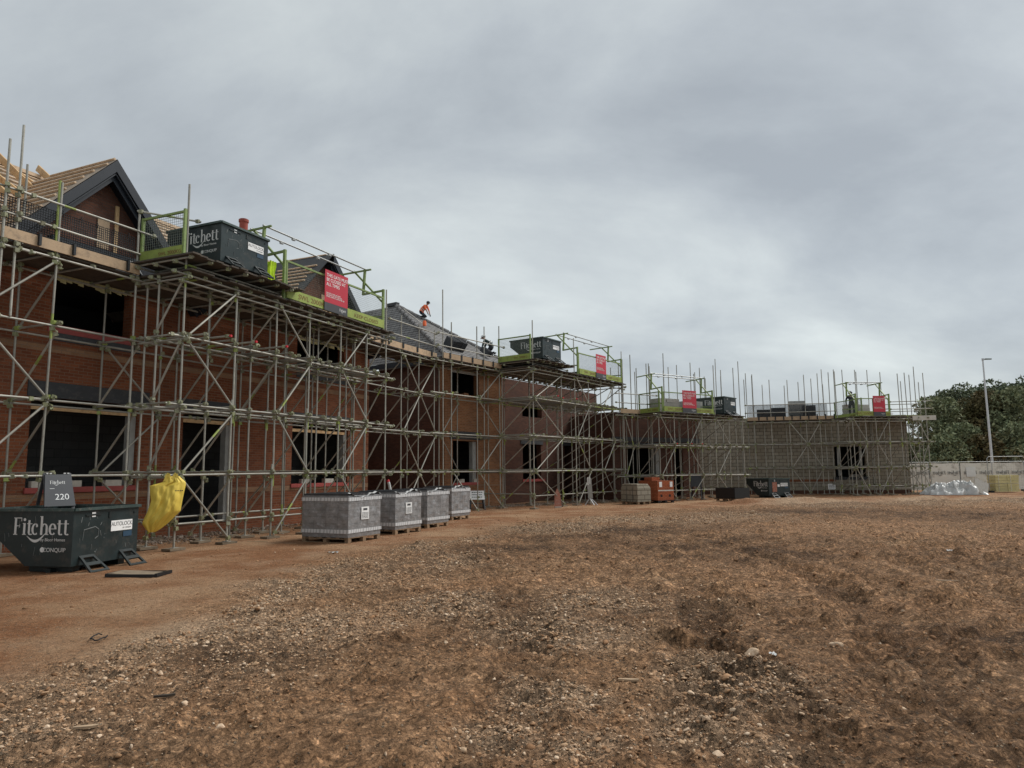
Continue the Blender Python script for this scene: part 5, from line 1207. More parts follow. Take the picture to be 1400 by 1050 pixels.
def small_things():
    g = ground(763, 694); t = thing('fallen_panel', 'narrow mottled red and white panel leaning on a scaffold pole', 'panel', (g.x, g.y, gz(g.x, g.y)), R(5))
    M = MB(); M.prism([(-.17, .0), (.17, .0), (.12, .62), (.0, .86), (-.13, .60)], lambda a, b: (a, -.02+b*.25, b), lambda a, b: (a, .005+b*.25, b)); M.build('panel', MAT['panel_pink'], t)
    M = MB(); M.bar((-.16, -.05, .02), (.16, -.05, .02), .1, .05); M.build('foot', MAT['concrete_pale'], t)
    g = ground(808, 691); t = thing('trestle', 'upright grey folded metal trestle with splayed white feet', 'trestle', (g.x, g.y, gz(g.x, g.y)), R(-5))
    MB().box((-.04, 0, .80), (.22, .06, .95), Matrix.Rotation(-.06, 3, 'Y')).build('folded_body', MAT['frame_grey'], t)
    for p, q in (((0, 0, .34), (.30, -.15, .02)), ((-.05, 0, .34), (.15, -.42, .02)), ((-.05, 0, .34), (-.28, -.15, .02)), ((0, 0, .30), (.05, .3, .02))): M = MB(); M.bar(p, q, .03, .03); M.build('foot', MAT['lamp_grey'], t)
    M = MB(); M.bar((-.12, -.05, .95), (-.12, -.05, 1.32), .05, .02); M.bar((-.03, -.05, 1.0), (-.03, -.05, 1.32), .04, .02); M.build('slot_plate', MAT['sign_white'], t)
    # grey block pack
    g = ground(872, 690); t = thing('block_pack', 'tapered pack of grey blocks on a pallet before the black opening', 'block pack', (g.x, g.y, gz(g.x, g.y)), math.pi/2-R(58)); pallet(t, .85, 1.15)
    M = MB(); A = [(0, 0), (.85, 0), (.85, 1.2), (0, 1.2)]; B_ = [(.02, .04), (.72, .06), (.72, 1.08), (.02, 1.08)]; z0, z1, z2 = .137, .78, .98
    for i in range(4):
        j = (i+1) % 4; L = math.dist(A[i], A[j]); M.face([(*A[i], z0), (*A[j], z0), (*A[j], z1), (*A[i], z1)], 0, [(0, z0), (L, z0), (L, z1), (0, z1)]); M.face([(*A[i], z1), (*A[j], z1), (*B_[j], z2), (*B_[i], z2)], 0, [(0, z1), (L, z1), (L, z2), (0, z2)])
    M.face([(*p, z2) for p in B_]); M.build('blocks', MAT['block_work'], t)
    for y in (.35, .8): M = MB(); M.bar((-.006, y, .14), (-.006, y, .8), .006, .02); M.build('strap', MAT['sign_grey'], t)
    # red brick pack
    g = ground(900, 688); t = thing('brick_pack', 'wrapped pack of orange red bricks on a dark pallet, beside the grey block pack', 'brick pack', (g.x, g.y, gz(g.x, g.y)), math.pi/2-R(62)); pallet(t, 1.02, 1.5, 'black_plastic')
    M = MB(); M.box((.5, .75, .137+.24), (1.0, 1.5, .48)); M.box((.5, .75, .137+.72), (1.02, 1.5, .48)); M.box((.3, .8, .137+1.05), (.5, .6, .18)); M.build('bricks', MAT['brick_pack'], t)
    M = MB()
    for x in (.22, .75): M.box((x, -.003, .36), (.12, .006, .12))
    M.build('fork_hole', MAT['hole_shade'], t)  # flat dark plates paint the shade inside the fork holes
    for x in (.18, .85): MB().box((x, -.014, .92), (.17, .004, .26)).build('pack_label', MAT['sign_white'], t)
    MB().box((.5, -.015, .62), (.98, .004, .06)).build('band', MAT['plaster_pale'], t)
    # tray
    g = ground(1005, 687); t = thing('planter_tray', 'low open black box with timber inside, on a pallet', 'tray', (g.x, g.y, gz(g.x, g.y)), math.pi/2-R(60)); pallet(t, 1.05, 1.25)
    M = MB(); w, d = 1.05, 1.25
    for c, s_ in (((w/2, 0, .40), (w, .03, .52)), ((w/2, d, .40), (w, .03, .52)), ((0, d/2, .40), (.03, d-.031, .52)), ((w, d/2, .40), (.03, d-.031, .52)), ((w/2, d/2, .17), (w-.04, d-.04, .03))): M.box(c, s_)
    M.build('box', MAT['black_plastic'], t)
    for k in range(5): M = MB(); M.bar((.1, .2+k*.2, .5+.03*k), (.95, .15+k*.22, .58), .12, .045); M.build('timber_offcut', MAT['new_timber'], t)
    # little white notice on the far scaffold
    q = FD.w(FD.at(1135), -.1); t = thing('notice_plate', 'small white notice tied low on the far scaffold before the blockwork', 'sign', (q.x, q.y, .35), FD.rz)
    MB().box((0, 0, .15), (.42, .01, .34)).build('plate', MAT['sign_white'], t); M = MB(); stripes(M, -.16, .16, .02, .28, -.008, 3, 5); M.build('print', MAT['sign_grey'], t)
    # red capped white pipe behind the pallets
    g = ground(533, 716); t = thing('standpipe', 'white bent pipe with a red cap behind the tile pallets', 'pipe', (g.x, g.y, 0), 0)
    M = MB(); M.path([(0, 0, 0), (.02, 0, .7), (.01, 0, 1.05), (-.03, 0, 1.25), (-.06, 0, 1.34)], .045, 10); M.build('pipe', MAT['plastic_white'], t); M = MB(); M.tube((-.06, 0, 1.34), (-.09, 0, 1.41), .05, 10); M.build('cap', MAT['red_cap'], t)
small_things()

# ------------------------------------------------------------------ things on decks and roofs
def deck_things():
    q = FA.w(FA.at(370, .1, 375), .1); t = thing('safety_vest', 'lime yellow safety vest hung beside the nearest skip on the deck', 'vest', (q.x, q.y, DECK+.31), FA.rz)
    M = MB(); grid_sheet(M, lambda u, v: ((u-.5)*.30*(1-.3*v)+.02*math.sin(v*9), -.05+.03*math.sin(u*14+v*3), .02+.66*v), 12, 10); grid_sheet(M, lambda u, v: ((.5-u)*.30*(1-.3*v)+.02*math.sin(v*9), .02+.03*math.sin(u*11+v*4), .02+.64*v), 12, 10); M.build('cloth', MAT['vest_lime'], t)
    def pack(fr, x, y, z, w, d, h, mat, label, name='block_stack', rows=4, n=3, cat='stack'):
        q = fr.w(x, y); t = thing(name, label, cat, (q.x, q.y, z), fr.rz)
        for k in range(rows):
            M = MB()
            for i in range(n): M.box(((i+.5)*w/n, d/2, (k+.5)*h/rows), (w/n-.012, d-random.uniform(0, .06), h/rows-.006), random.uniform(-.015, .015))
            M.build('course', MAT[mat], t)
    pack(FC, FC.at(908, .6), .7, DECKC, 1.5, .8, .85, 'concrete_pale', 'grey block stack on the third deck, left of its red plate')
    pack(FC, FC.at(945, .6), .7, DECKC, 1.3, .8, .80, 'frame_grey', 'grey block stack on the third deck, behind and right of its red plate')
    pack(B2, B2.at(800, 1.0), 1.0, DECK, 1.2, .7, .55, 'lintel_grey', 'dark stack of felt packs on the second loading bay')
    q0 = FD.at(1084, .45); pack(FD, q0, .45, DECKC, 1.0, .5, 1.25, 'frame_grey', 'tallest grey block stack on the far deck, rising above the mesh guards')
    for i, px in enumerate((1040, 1060, 1102)): pack(FD, FD.at(px, .4), .4, DECKC, .8, .5, (.75, .85, .95)[i], 'lintel_grey', ('dark block stack on the far deck, nearest the far skip', 'dark block stack on the far deck, left of the tallest grey stack', 'dark block stack on the far deck, right of the tallest grey stack')[i])
    pack(B4, .3, 1.9, DECKC, 1.6, .5, .9, 'plaster_pale', 'white board stack on the far deck behind the bending worker')
    # slate packs on the slope of the hipped roof
    for k, (u, v) in enumerate(((.20, .16), (.27, .17), (.34, .16), (.72, .14))):
        p = HIP1.lerp(HIP2, u); p = p.lerp(APEX, v); w = HB.w(p.x, p.y, p.z+.09); t = thing('slate_stack', ('leftmost upright stack of slates on the hipped roof', 'stack of slates on the hipped roof, second from the left', 'stack of slates on the hipped roof, third from the left', 'small stack of slates low on the hipped roof near its right corner')[k], 'slate stack', (w.x, w.y, w.z), HB.rz, 'slate stacks on the hipped roof')
        M = MB()
        for i in range(7): M.box((-.14+i*.045, 0, .22+random.uniform(-.02, .02)), (.025, .55, .46 if k < 3 else .25), Matrix.Rotation(.6, 3, 'X') @ Matrix.Rotation(random.uniform(-.06, .06), 3, 'Y'))
        M.build('slates', MAT['roof_felt'], t)
    p = HIP1.lerp(HIP2, .24).lerp(APEX, .56); w = HB.w(p.x, p.y, p.z+.1); t = thing('tool_bag', 'small orange bag lying on the hipped slate roof', 'bag', (w.x, w.y, w.z), HB.rz); t.scale = (.7, .7, .6)
    M = MB(); grid_sheet(M, lambda u, v: ((.12+.05*math.sin(v*3.1))*math.cos(u*6.283), .10*math.sin(u*6.283), .42*v+.02*math.sin(u*12)), 14, 8); M.face([(.1*math.cos(i*.45), .08*math.sin(i*.45), .42) for i in range(14)]); M.build('bag', MAT['vest_orange'], t)
    M = MB(); M.path([(-.08, 0, .4), (0, 0, .52), (.08, 0, .4)], .012); M.build('handle', MAT['black_plastic'], t)
    # tarpaulin bundle behind the near brick guards
    for px, y, sc, lab in ((68, 1.75, .22, 'crumpled dark bundle on the near top deck under the left gable slope'), (160, 1.8, .26, 'loose pile of white plastic and ties on the near top deck')):
        q = FA.w(FA.at(px, y), y); t = thing('plastic_bundle', lab, 'bundle', (q.x, q.y, DECK), 0); M = MB()
        grid_sheet(M, lambda u, v: (sc*(1+.25*math.sin(u*23+v*9))*math.cos(u*6.283)*math.sin(v*1.5+.1), sc*(1+.2*math.sin(u*17))*math.sin(u*6.283)*math.sin(v*1.5+.1), sc*1.4*math.cos(v*1.5)*(1+.2*math.sin(u*29+v*13))), 40, 14); M.build('film', MAT['plastic_white' if px > 100 else 'lintel_grey'], t)
deck_things()

def litter():
    rr = random.Random(77)
    items = (('timber_splinter', 'pale timber splinter on the near soil, lower left', 'splinter', 120, 1000, .17), ('timber_splinter', 'thin pale stick lying across the centre of the churned soil', 'splinter', 860, 940, .16), ('timber_splinter', 'long pale stick on the soil among the far tyre marks', 'splinter', 1290, 796, .42),
             ('timber_splinter', 'dark broken stick beside the rubble band at lower left', 'splinter', 225, 952, .15), ('timber_splinter', 'short pale lath on the smooth track before the scaffold', 'splinter', 410, 812, .3), ('timber_splinter', 'pale lath lying at the foot of the near loading bay', 'splinter', 352, 742, .5))
    for nm, lab, cat, px, py, L in items:
        g = ground(px, py); a = rr.uniform(-.5, .5); t = thing(nm, lab, cat, (g.x, g.y, gz(g.x, g.y)+.012), a)
        M = MB(); M.prism([(-L/2, -.012), (L*.1, -.018), (L/2, -.004), (L*.45, .012), (-L*.1, .018), (-L/2, .008)], lambda a, b: (a, b, .012+.02*abs(a)), lambda a, b: (a, b, .03*abs(a)-.004)); M.build('wood', MAT['toe_timber' if 'dark' not in lab else 'bark'], t)
    for lab, px, py, r in (('white scrap of torn wrap on the soil right of the rubble patch', 1058, 902, .045), ('small white scrap of wrap far out on the dark soil', 1302, 760, .09), ('white scrap of wrap on the smooth track by the tile pallets', 455, 757, .10), ('dark loop of strapping on the smooth track at lower left', 135, 876, .14)):
        g = ground(px, py); t = thing('wrap_scrap' if 'white' in lab else 'strap_loop', lab, 'scrap', (g.x, g.y, gz(g.x, g.y)+.01), rr.uniform(0, 3)); M = MB()
        if 'white' in lab: grid_sheet(M, lambda u, v: ((u-.5)*2*r+.2*r*math.sin(v*9), (v-.5)*r+.2*r*math.sin(u*11), .25*r*abs(math.sin(u*7+v*5))+.004), 10, 8); M.build('film', MAT['plastic_white'], t)
        else: M.path([(r*math.cos(i*.5)*(1+.25*math.sin(i*2.1)), .5*r*math.sin(i*.5), .006+.012*abs(math.sin(i))) for i in range(11)], .007, 5); M.build('strap', MAT['black_plastic'], t)
litter()

# ------------------------------------------------------------------ people
def person(name_label, loc, rz, J, zones_, helmet, straps=None, hair=True, bare=False):
    """J: joint -> (x, y, z, r); limbs are chains of joints. x = the way the figure faces."""
    t = thing('person', name_label, 'person', loc, rz)
    chains = [('pelvis', 'belly', 'chest', 'neck', 'head0', 'head1')] + [tuple(k+s for k in q) if s else q for s in ('_l', '_r') for q in (('hip', 'knee', 'ankle', 'toe'), ('shoulder', 'elbow', 'wrist', 'palm'))]
    V, E, Rr, idx, Z = [], [], [], {}, []
    def add(k, p, r): idx[k] = len(V); V.append(Vector(p)); Rr.append(r); return idx[k]
    for k, (x, y, z, r) in J.items(): add(k, (x, y, z), r)
    def edge(a, b, zn): E.append((idx[a], idx[b])); Z.append(zn)
    for a, b in zip(chains[0][:-1], chains[0][1:]): edge(a, b, 'torso' if b in ('belly', 'chest') else 'skin')
    for s in ('_l', '_r'):
        edge('pelvis', 'hip'+s, 'legs'); edge('chest', 'shoulder'+s, 'torso')
        edge('hip'+s, 'knee'+s, 'legs'); edge('knee'+s, 'ankle'+s, 'legs'); edge('ankle'+s, 'toe'+s, 'boots')
        edge('shoulder'+s, 'elbow'+s, 'upper'); edge('elbow'+s, 'wrist'+s, 'fore'); edge('wrist'+s, 'palm'+s, 'hand')
        w, pl = V[idx['wrist'+s]], V[idx['palm'+s]]; d = (pl-w).normalized(); sd = d.cross(Vector((0, 0, 1))); sd = sd.normalized() if sd.length > .1 else Vector((0, 1, 0)); cu = d.cross(sd)
        for k, (o, L) in enumerate(((-.034, .062), (-.012, .074), (.012, .070), (.034, .052))):
            a = add('f%d%s' % (k, s), pl+sd*o+d*.012, .0095); b = add('g%d%s' % (k, s), pl+sd*o*1.15+d*(.012+L*.55)+cu*.012, .009); c = add('h%d%s' % (k, s), pl+sd*o*1.15+d*(.012+L*.85)+cu*.036, .0075)
            E.append((idx['palm'+s], a)); Z.append('hand'); E.append((a, b)); Z.append('hand'); E.append((b, c)); Z.append('hand')
        a = add('t'+s, w.lerp(pl, .55)+sd*-.045, .011); b = add('u'+s, pl+sd*-.058+cu*.015, .009); E.append((idx['wrist'+s], a)); Z.append('hand'); E.append((a, b)); Z.append('hand')
    me = bpy.data.meshes.new('figure'); me.from_pydata([tuple(v) for v in V], E, []); o = bpy.data.objects.new('figure', me); COL.objects.link(o)
    md = o.modifiers.new('s', 'SKIN'); sub = o.modifiers.new('u', 'SUBSURF'); sub.levels = sub.render_levels = 2
    for i, r in enumerate(Rr): me.skin_vertices[0].data[i].radius = (r, r); me.skin_vertices[0].data[i].use_root = (i == idx['pelvis'])
    bpy.context.view_layer.update(); m2 = bpy.data.meshes.new_from_object(o.evaluated_get(bpy.context.evaluated_depsgraph_get())); bpy.data.objects.remove(o)
    names = sorted(set(zones_.values())); m2.materials.clear()
    for n in names: m2.materials.append(MAT[n])
    for p in m2.polygons:
        c = p.center; best = 9; bz = 'torso'
        for (a, b), zn in zip(E, Z):
            A, B = V[a], V[b]; d = B-A; tt = max(0, min(1, (c-A).dot(d)/max(1e-9, d.length_squared))); dd = (c-(A+d*tt)).length - (Rr[a]*(1-tt)+Rr[b]*tt)
            if dd < best: best = dd; bz = zn
        p.material_index = names.index(zones_[bz]); p.use_smooth = True
    body = bpy.data.objects.new('body', m2); COL.objects.link(body); body.parent = t
    # head: skull with face, ears, hair, helmet
    h0, h1 = V[idx['head0']], V[idx['head1']]; up = (h1-h0).normalized(); fw = Vector((1, 0, 0)); fw = (fw-up*fw.dot(up)).normalized(); sd = up.cross(fw); C0 = h0.lerp(h1, .55)
    Mx = Matrix(((fw.x, sd.x, up.x, C0.x), (fw.y, sd.y, up.y, C0.y), (fw.z, sd.z, up.z, C0.z), (0, 0, 0, 1)))
    def shell(fn, nu, nv, name, mat):
        M = MB(); grid_sheet(M, fn, nu, nv); o = M.build(name, MAT[mat], t); o.data.transform(Mx); return o
    sph = lambda u, v, a, b, c, v0=0, v1=1: (a*math.cos(u*6.2832)*math.sin(math.pi*(v0+(v1-v0)*v)), b*math.sin(u*6.2832)*math.sin(math.pi*(v0+(v1-v0)*v)), -c*math.cos(math.pi*(v0+(v1-v0)*v)))
    def face(u, v):
        x, y, z = sph(u, v, .098, .076, .125); a = math.cos(u*6.2832)
        if z < 0: x *= 1-.15*(-z/.125); y *= 1-.28*(-z/.125)
        if a > .93 and -.045 < z < .02: x += .022*(1-abs(z+.02)/.04 if abs(z+.02) < .04 else 0)
        if a > .8 and abs(z-.02) < .02: x -= .008
        return x, y, z
    shell(face, 32, 20, 'head', 'skin')
    for s in (-1, 1):
        shell(lambda u, v: (lambda p: (p[0]*.35+.085, p[1]*.8+s*.03, p[2]*.5+.018))(sph(u, v, .02, .02, .02)), 8, 6, 'eye', 'eye_white')
        shell(lambda u, v: (lambda p: (p[0], p[1]+s*.076, p[2]))(sph(u, v, .022, .010, .033)), 8, 6, 'ear', 'skin')
    shell(lambda u, v: (lambda p: (p[0]+.083, p[1], p[2]-.062))(sph(u, v, .008, .025, .007)), 8, 6, 'mouth', 'panel_pink')
    shell(lambda u, v: (lambda p: (p[0]-.012, p[1], p[2]+.006))(sph(u, v, .100, .082, .128, .38, 1)), 24, 10, 'hair', 'hair_dark')
    M = MB(); grid_sheet(M, lambda u, v: (lambda p: (p[0], p[1], p[2]+.035))(sph(u, v, .135, .112, .125, .5, 1)), 28, 10)
    grid_sheet(M, lambda u, v: ((.132+.02*v+(.045*v if math.cos(u*6.2832) > .5 else 0))*math.cos(u*6.2832), (.110+.018*v)*math.sin(u*6.2832), .034-.01*v), 28, 2)
    o = M.build('safety_helmet', MAT[helmet], t); o.data.transform(Mx)
    if straps:
        ch, be = V[idx['chest']], V[idx['belly']]; ax = (ch-be).normalized(); sy = Vector((0, 1, 0)); fx = sy.cross(ax)
        for k, f in enumerate((.1, .55)):
            c = be.lerp(ch, f); r = (Rr[idx['belly']]*(1-f)+Rr[idx['chest']]*f)*1.12; M = MB()
            for i in range(16):
                a, b = i/16*6.2832, (i+1)/16*6.2832; P_ = lambda q, h: c + fx*r*math.cos(q) + sy*r*math.sin(q)*1.05 + ax*h
                M.face([P_(a, -.025), P_(b, -.025), P_(b, .025), P_(a, .025)], 0, None, True)
            M.build('reflective_band', MAT[straps], t)
    return t
Z1 = dict(torso='vest_orange', upper='vest_orange', fore='skin', hand='cloth_dark', legs='cloth_dark', boots='black_plastic', skin='skin')
J1 = dict(pelvis=(-.02, 0, .42, .135), belly=(.02, 0, .58, .145), chest=(.27, 0, .74, .165), neck=(.37, 0, .86, .058), head0=(.41, 0, .90, .055), head1=(.50, 0, 1.06, .06))
for s, y in (('_l', 1), ('_r', -1)):
    J1.update({'hip'+s: (-.03, .11*y, .38, .095), 'knee'+s: (.30, .14*y, .10 if y > 0 else .12, .068), 'ankle'+s: (-.12, .13*y, .07, .052), 'toe'+s: (-.26, .13*y, .10, .045),
               'shoulder'+s: (.31, .19*y, .80, .078), 'elbow'+s: (.45 if y < 0 else .42, .22*y, .52, .050), 'wrist'+s: (.55 if y < 0 else .50, .18*y, .26, .036), 'palm'+s: (.58 if y < 0 else .53, .17*y, .17, .030)})
p = APEX.lerp(HIP2, .22); w = HB.w(p.x, p.y+.10, p.z+.10); person('roofer kneeling on the slate ridge in an orange top and dark helmet, leaning forward', (w.x, w.y, w.z), R(-22), J1, Z1, 'helmet_dark', 'reflective').scale = (.80, .80, .76)
Z2 = dict(torso='cloth_green', upper='cloth_green', fore='cloth_green', hand='skin', legs='cloth_dark', boots='black_plastic', skin='skin')
J2 = dict(pelvis=(-.05, 0, .92, .14), belly=(.0, 0, 1.06, .13), chest=(.16, 0, 1.30, .15), neck=(.26, 0, 1.44, .058), head0=(.30, 0, 1.49, .055), head1=(.36, 0, 1.66, .06))
for s, y in (('_l', 1), ('_r', -1)):
    J2.update({'hip'+s: (-.05, .11*y, .88, .10), 'knee'+s: (.02, .12*y, .48, .066), 'ankle'+s: (-.06, .13*y, .09, .05), 'toe'+s: (.12, .15*y, .04, .042),
               'shoulder'+s: (.18, .20*y, 1.36, .075), 'elbow'+s: (.10 if y > 0 else -.10, .30*y, 1.12, .050), 'wrist'+s: (.22 if y > 0 else -.22, .28*y, .92, .035), 'palm'+s: (.27 if y > 0 else -.27, .27*y, .85, .030)})
def hip_px(t):
    q = APEX.lerp(HIP2, t); q = HB.w(q.x, q.y, q.z) - cam.matrix_world.translation; return 700+F*q.dot(_r)/q.dot(_f)
t_ = min((abs(hip_px(i/100)-674), i/100) for i in range(100))[1]; p = APEX.lerp(HIP2, t_); w = HB.w(p.x, p.y+.12, p.z+.10)
person('roofer in dark green with a white helmet crouching low on the slate hip', (w.x, w.y, w.z), R(160), J1, Z2, 'helmet_white', 'reflective').scale = (.92, .92, .92)
Z3 = dict(Z2, torso='cloth_dark', upper='cloth_dark', fore='cloth_dark')
q = B4.w(.35, 1.5); person('worker in dark clothes bending on the far deck next to the green side panel', (q.x, q.y, DECKC), R(70), J2, Z3, 'helmet_dark')

# ------------------------------------------------------------------ banners, pile, lamp, trees
def site_edge():
    Y = 47.5; X = lambda px, y=Y: slope_at(px)*y
    xs = [X(p) for p in (1228, 1270, 1312, 1356, 1400, 1444, 1490)]
    labs = ('white site banner panel seen through the far scaffold, left one', 'white site banner panel beside the far scaffold, with a mirrored wordmark', 'white site banner panel with a white notice on it', 'white site banner panel behind the heap of yellow packs', 'white site banner panel at the right edge of the photo', 'white site banner panel beyond the right edge')
    for i, (a, b) in enumerate(zip(xs[:-1], xs[1:])):
        w = b-a; t = thing('banner_panel', labs[i], 'fence panel', (a, Y, 0), 0, 'white banner fence panels'); h = 1.95
        M = MB(); grid_sheet(M, lambda u, v: (.04+(w-.08)*u, .02*math.sin(u*7+i)*math.sin(v*3), .12+(h-.2)*v+.012*math.sin(u*11)), 16, 8); bn = M.build('banner', MAT['banner_white'], t)
        M = MB(); M.path([(0, .05, 0), (0, .05, h), (w-.03, .05, h), (w-.03, .05, 0)], .021); M.tube((0, .05, .15), (w-.03, .05, .15), .02); M.build('frame', MAT['galvanised_steel'], t)
        MB().box((0, .05, .07), (.22, .6, .14)).build('foot_block', MAT['black_plastic'], t)
        for f in ((.30, .78) if i < 5 else (.5,)): logo(bn, 'logo', M_face((w*f, -.045, 1.22), (-1, 0, 0), (0, 0, 1)), .85, 'banner_print')
        if i == 2: MB().box((w*.32, -.06, 1.28), (.62, .01, .62)).build('notice', MAT['sign_white'], t)
    for k, (pa, pb) in enumerate(((1350, 1402), (1403, 1458))):
        Y2 = 45.4; a, b = X(pa, Y2), X(pb, Y2); w = b-a; t = thing('mesh_fence', ('tube framed wire fence panel in front of the yellow packs', 'tube framed wire fence panel cut by the right edge')[k], 'fence panel', (a, Y2, 0), 0, 'tube framed wire fence panels'); h = 2.25
        M = MB(); M.path([(0, 0, .05), (0, 0, h-.12), (.12, 0, h), (w-.12, 0, h), (w, 0, h-.12), (w, 0, .05)], .022); M.tube((0, 0, .3), (w, 0, .3), .016); M.build('frame', MAT['galvanised_steel'], t)
        wire_panel(.03, w-.03, .3, h-.03, 0, .14, .0022).build('wire_mesh', MAT['mesh_wire'], t); MB().box((0, 0, .06), (.22, .6, .12)).build('foot_block', MAT['black_plastic'], t)
    # insulation packs
    g = ground(1362, 673.5); lab = ('lower left yellow insulation pack before the banners', 'lower right yellow insulation pack before the banners', 'upper left yellow insulation pack before the banners', 'upper right yellow insulation pack before the banners')
    for k, (x, z) in enumerate(((0, 0), (.78, 0), (.02, .53), (.76, .53))):
        t = thing('insulation_pack', lab[k], 'insulation pack', (g.x+x, g.y, .05+z), R(random.uniform(-4, 4)), 'stacked yellow insulation packs'); M = MB()
        for i in range(3): M.box((.36+random.uniform(-.02, .02), .4, .085+i*.17), (.72, .8, .16), random.uniform(-.03, .03))
        M.build('slabs', MAT['yellow_foam'], t); M = MB(); M.bar((.2, -.012, .02), (.2, -.012, .5), .006, .04); M.build('strap', MAT['sign_white'], t)
    # crumpled sheeting
    g = ground(1303, 676.5); t = thing('plastic_sheeting', 'heap of crumpled white plastic sheeting at the foot of the far scaffold', 'sheeting', (g.x, g.y, 0), 0); M = MB()
    def sheet(u, v):
        x = (u-.5)*3.0; y = (v-.5)*1.6; X_ = np.array([x*3.1+5]); Y_ = np.array([y*3.1+9]); e = max(0, 1-(abs(u-.5)*2)**2.4)*max(0, 1-(abs(v-.5)*2)**2.2)
        n1 = 1-abs(float(fbm(X_, Y_, 5, 3)[0]))*5; n2 = 1-abs(float(fbm(X_*2.3, Y_*2.3, 15, 3)[0]))*4
        return (x+.12*math.sin(v*19), y+.1*math.sin(u*23), e**.6*(.34+.16*math.sin(u*9+1)+.42*n1+.24*n2)*.9+.02)
    grid_sheet(M, sheet, 60, 34); M.build('sheet', MAT['plastic_white'], t)
    MB().box((1.35, -.55, .45), (.85, .02, .85), Matrix.Rotation(.45, 3, 'Y') @ Matrix.Rotation(-.4, 3, 'X')).build('flat_board', MAT['concrete_pale'], t)
    # street lamp
    Y3 = 51.0; t = thing('street_lamp', 'tall pale grey street lamp rising before the trees', 'street lamp', (slope_at(1357)*Y3, Y3, 0), 0); h = 9.3
    M = MB(); M.tube((0, 0, 0), (0, 0, 1.4), .11, 12, r2=.10); M.tube((0, 0, 1.4), (-.0, 0, h), .085, 12, r2=.05); M.build('pole', MAT['lamp_grey'], t)
    M = MB(); M.tube((0, 0, h-.05), (0, 0, h+.12), .075, 10); M.bar((-.05, 0, h+.08), (.22, 0, h+.06), .08, .06); M.build('arm', MAT['lamp_grey'], t)
    M = MB(); M.prism([(.15, -.11), (.62, -.06), (.62, .06), (.15, .11)], lambda a, b: (a, b, h+.03), lambda a, b: (a, b, h+.11)); M.build('lamp_head', MAT['mesh_wire'], t)
site_edge()

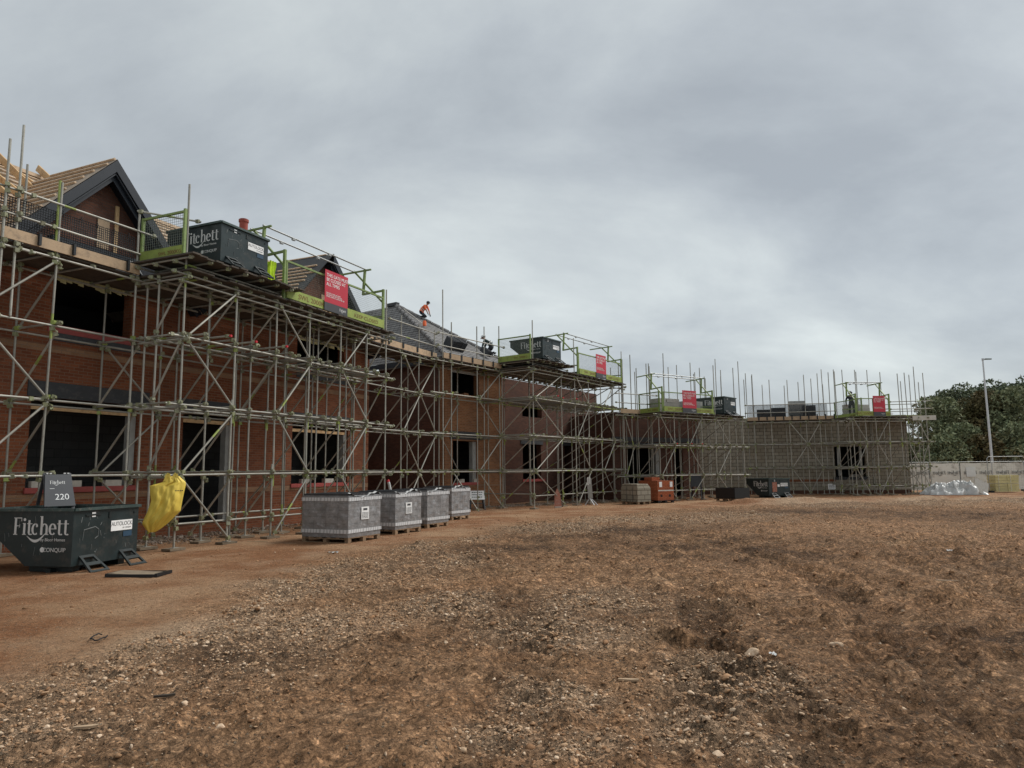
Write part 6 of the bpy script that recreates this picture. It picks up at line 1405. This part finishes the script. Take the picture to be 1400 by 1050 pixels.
def tree_mesh(seed, h, wd, leafs, n=7500, lobes=22):
    rr = np.random.default_rng(seed)
    c = []; 
    for k in range(lobes):
        f = rr.uniform(.16, 1.0); rad = wd*.5*math.sin(math.pi*min(.96, .22+.72*f))**.7; th = rr.uniform(0, 6.283); q = rr.uniform(.25, .85)*rad
        c.append((q*math.cos(th), q*math.sin(th), h*(.10+.80*f), wd*rr.uniform(.13, .24)))
    c = np.array(c); pick = rr.choice(lobes, n, p=c[:, 3]**2/np.sum(c[:, 3]**2)); d = rr.normal(0, 1, (n, 3)); d /= np.linalg.norm(d, axis=1)[:, None]
    pos = c[pick, :3] + d*(c[pick, 3]*rr.uniform(.55, 1.08, n)**.6)[:, None]*np.array([1, 1, .85]); pos[:, 2] = np.maximum(pos[:, 2], .15)
    s = rr.uniform(.09, .22, n); a = rr.normal(0, 1, (n, 3)); a /= np.linalg.norm(a, axis=1)[:, None]; b = np.cross(a, rr.normal(0, 1, (n, 3))); b /= np.linalg.norm(b, axis=1)[:, None]
    V = np.stack([pos-a*s[:, None], pos+b*(s*.55)[:, None], pos+a*s[:, None], pos-b*(s*.55)[:, None]], 1).reshape(-1, 3)
    me = bpy.data.meshes.new('crown'); me.vertices.add(len(V)); me.vertices.foreach_set('co', V.astype(np.float32).ravel()); me.loops.add(n*4); me.loops.foreach_set('vertex_index', np.arange(n*4, dtype=np.int32)); me.polygons.add(n); me.polygons.foreach_set('loop_start', np.arange(0, n*4, 4, dtype=np.int32)); me.update(calc_edges=True); me.materials.append(MAT[leafs])
    M = MB(); M.tube((0, 0, -.2), (.1, 0, h*.35), wd*.035, 8, r2=wd*.024); M.tube((.1, 0, h*.35), (0, .1, h*.8), wd*.024, 8, r2=wd*.008)
    for k in range(7): q = c[k]; z0 = h*rr.uniform(.2, .5); M.tube((.05, 0, z0), (q[0], q[1], max(q[2], z0+.3)), wd*.013, 6, r2=wd*.004)
    return me, M.mesh('trunk', MAT['bark'])
KINDS_ = [tree_mesh(1, 10.5, 7.0, 'leaf_dark', 9000), tree_mesh(2, 9.5, 6.5, 'leaf_green', 9000), tree_mesh(3, 8.5, 6.0, 'leaf_brown', 8000), tree_mesh(4, 5.2, 5.5, 'leaf_green', 6000, 16), tree_mesh(5, 4.5, 5.0, 'leaf_brown', 5500, 16)]
def trees():
    spec = [(1232, 74, 3, .95, 'low green tree glimpsed between the scaffold poles at the far end'), (1252, 78, 4, 1.1, 'low brownish tree just right of the far scaffold end'), (1283, 70, 1, .92, 'dark green tree at the left end of the tree row'), (1312, 76, 0, 1.04, 'dark tall tree left of the lamp, behind the first green tree'),
        (1318, 64, 3, 1.0, 'low green shrubby tree in front of the dark tall tree'), (1345, 70, 2, 1.06, 'brownish tree behind the street lamp'), (1355, 62, 4, 1.05, 'low brownish shrub at the foot of the street lamp'), (1372, 78, 0, 1.12, 'tallest dark tree right of the street lamp'),
        (1398, 68, 1, 1.0, 'green tree at the right edge of the photo'), (1402, 60, 3, .95, 'low green shrub behind the wire fence at the right edge'), (1432, 74, 0, 1.1, 'dark tree past the right edge'), (1470, 68, 2, 1.1, 'brownish tree past the right edge'), (1290, 62, 3, .8, 'small green shrub behind the white banners and sheeting'), (1330, 82, 1, 1.05, 'green tree far back, seen between two taller ones'), (1500, 72, 1, 1.2, 'green tree well past the right edge')]
    for i, (px, y, k, sc, lab) in enumerate(spec):
        t = thing('tree', lab, 'tree', (slope_at(px)*y, y, 0), random.uniform(0, 6.28), 'trees beyond the site edge'); t.scale = (sc*random.uniform(.95, 1.1), sc*random.uniform(.95, 1.1), sc)
        for me, nm in ((KINDS_[k][0], 'crown'), (KINDS_[k][1], 'trunk')): o = bpy.data.objects.new(nm, me); COL.objects.link(o); o.parent = t
trees()
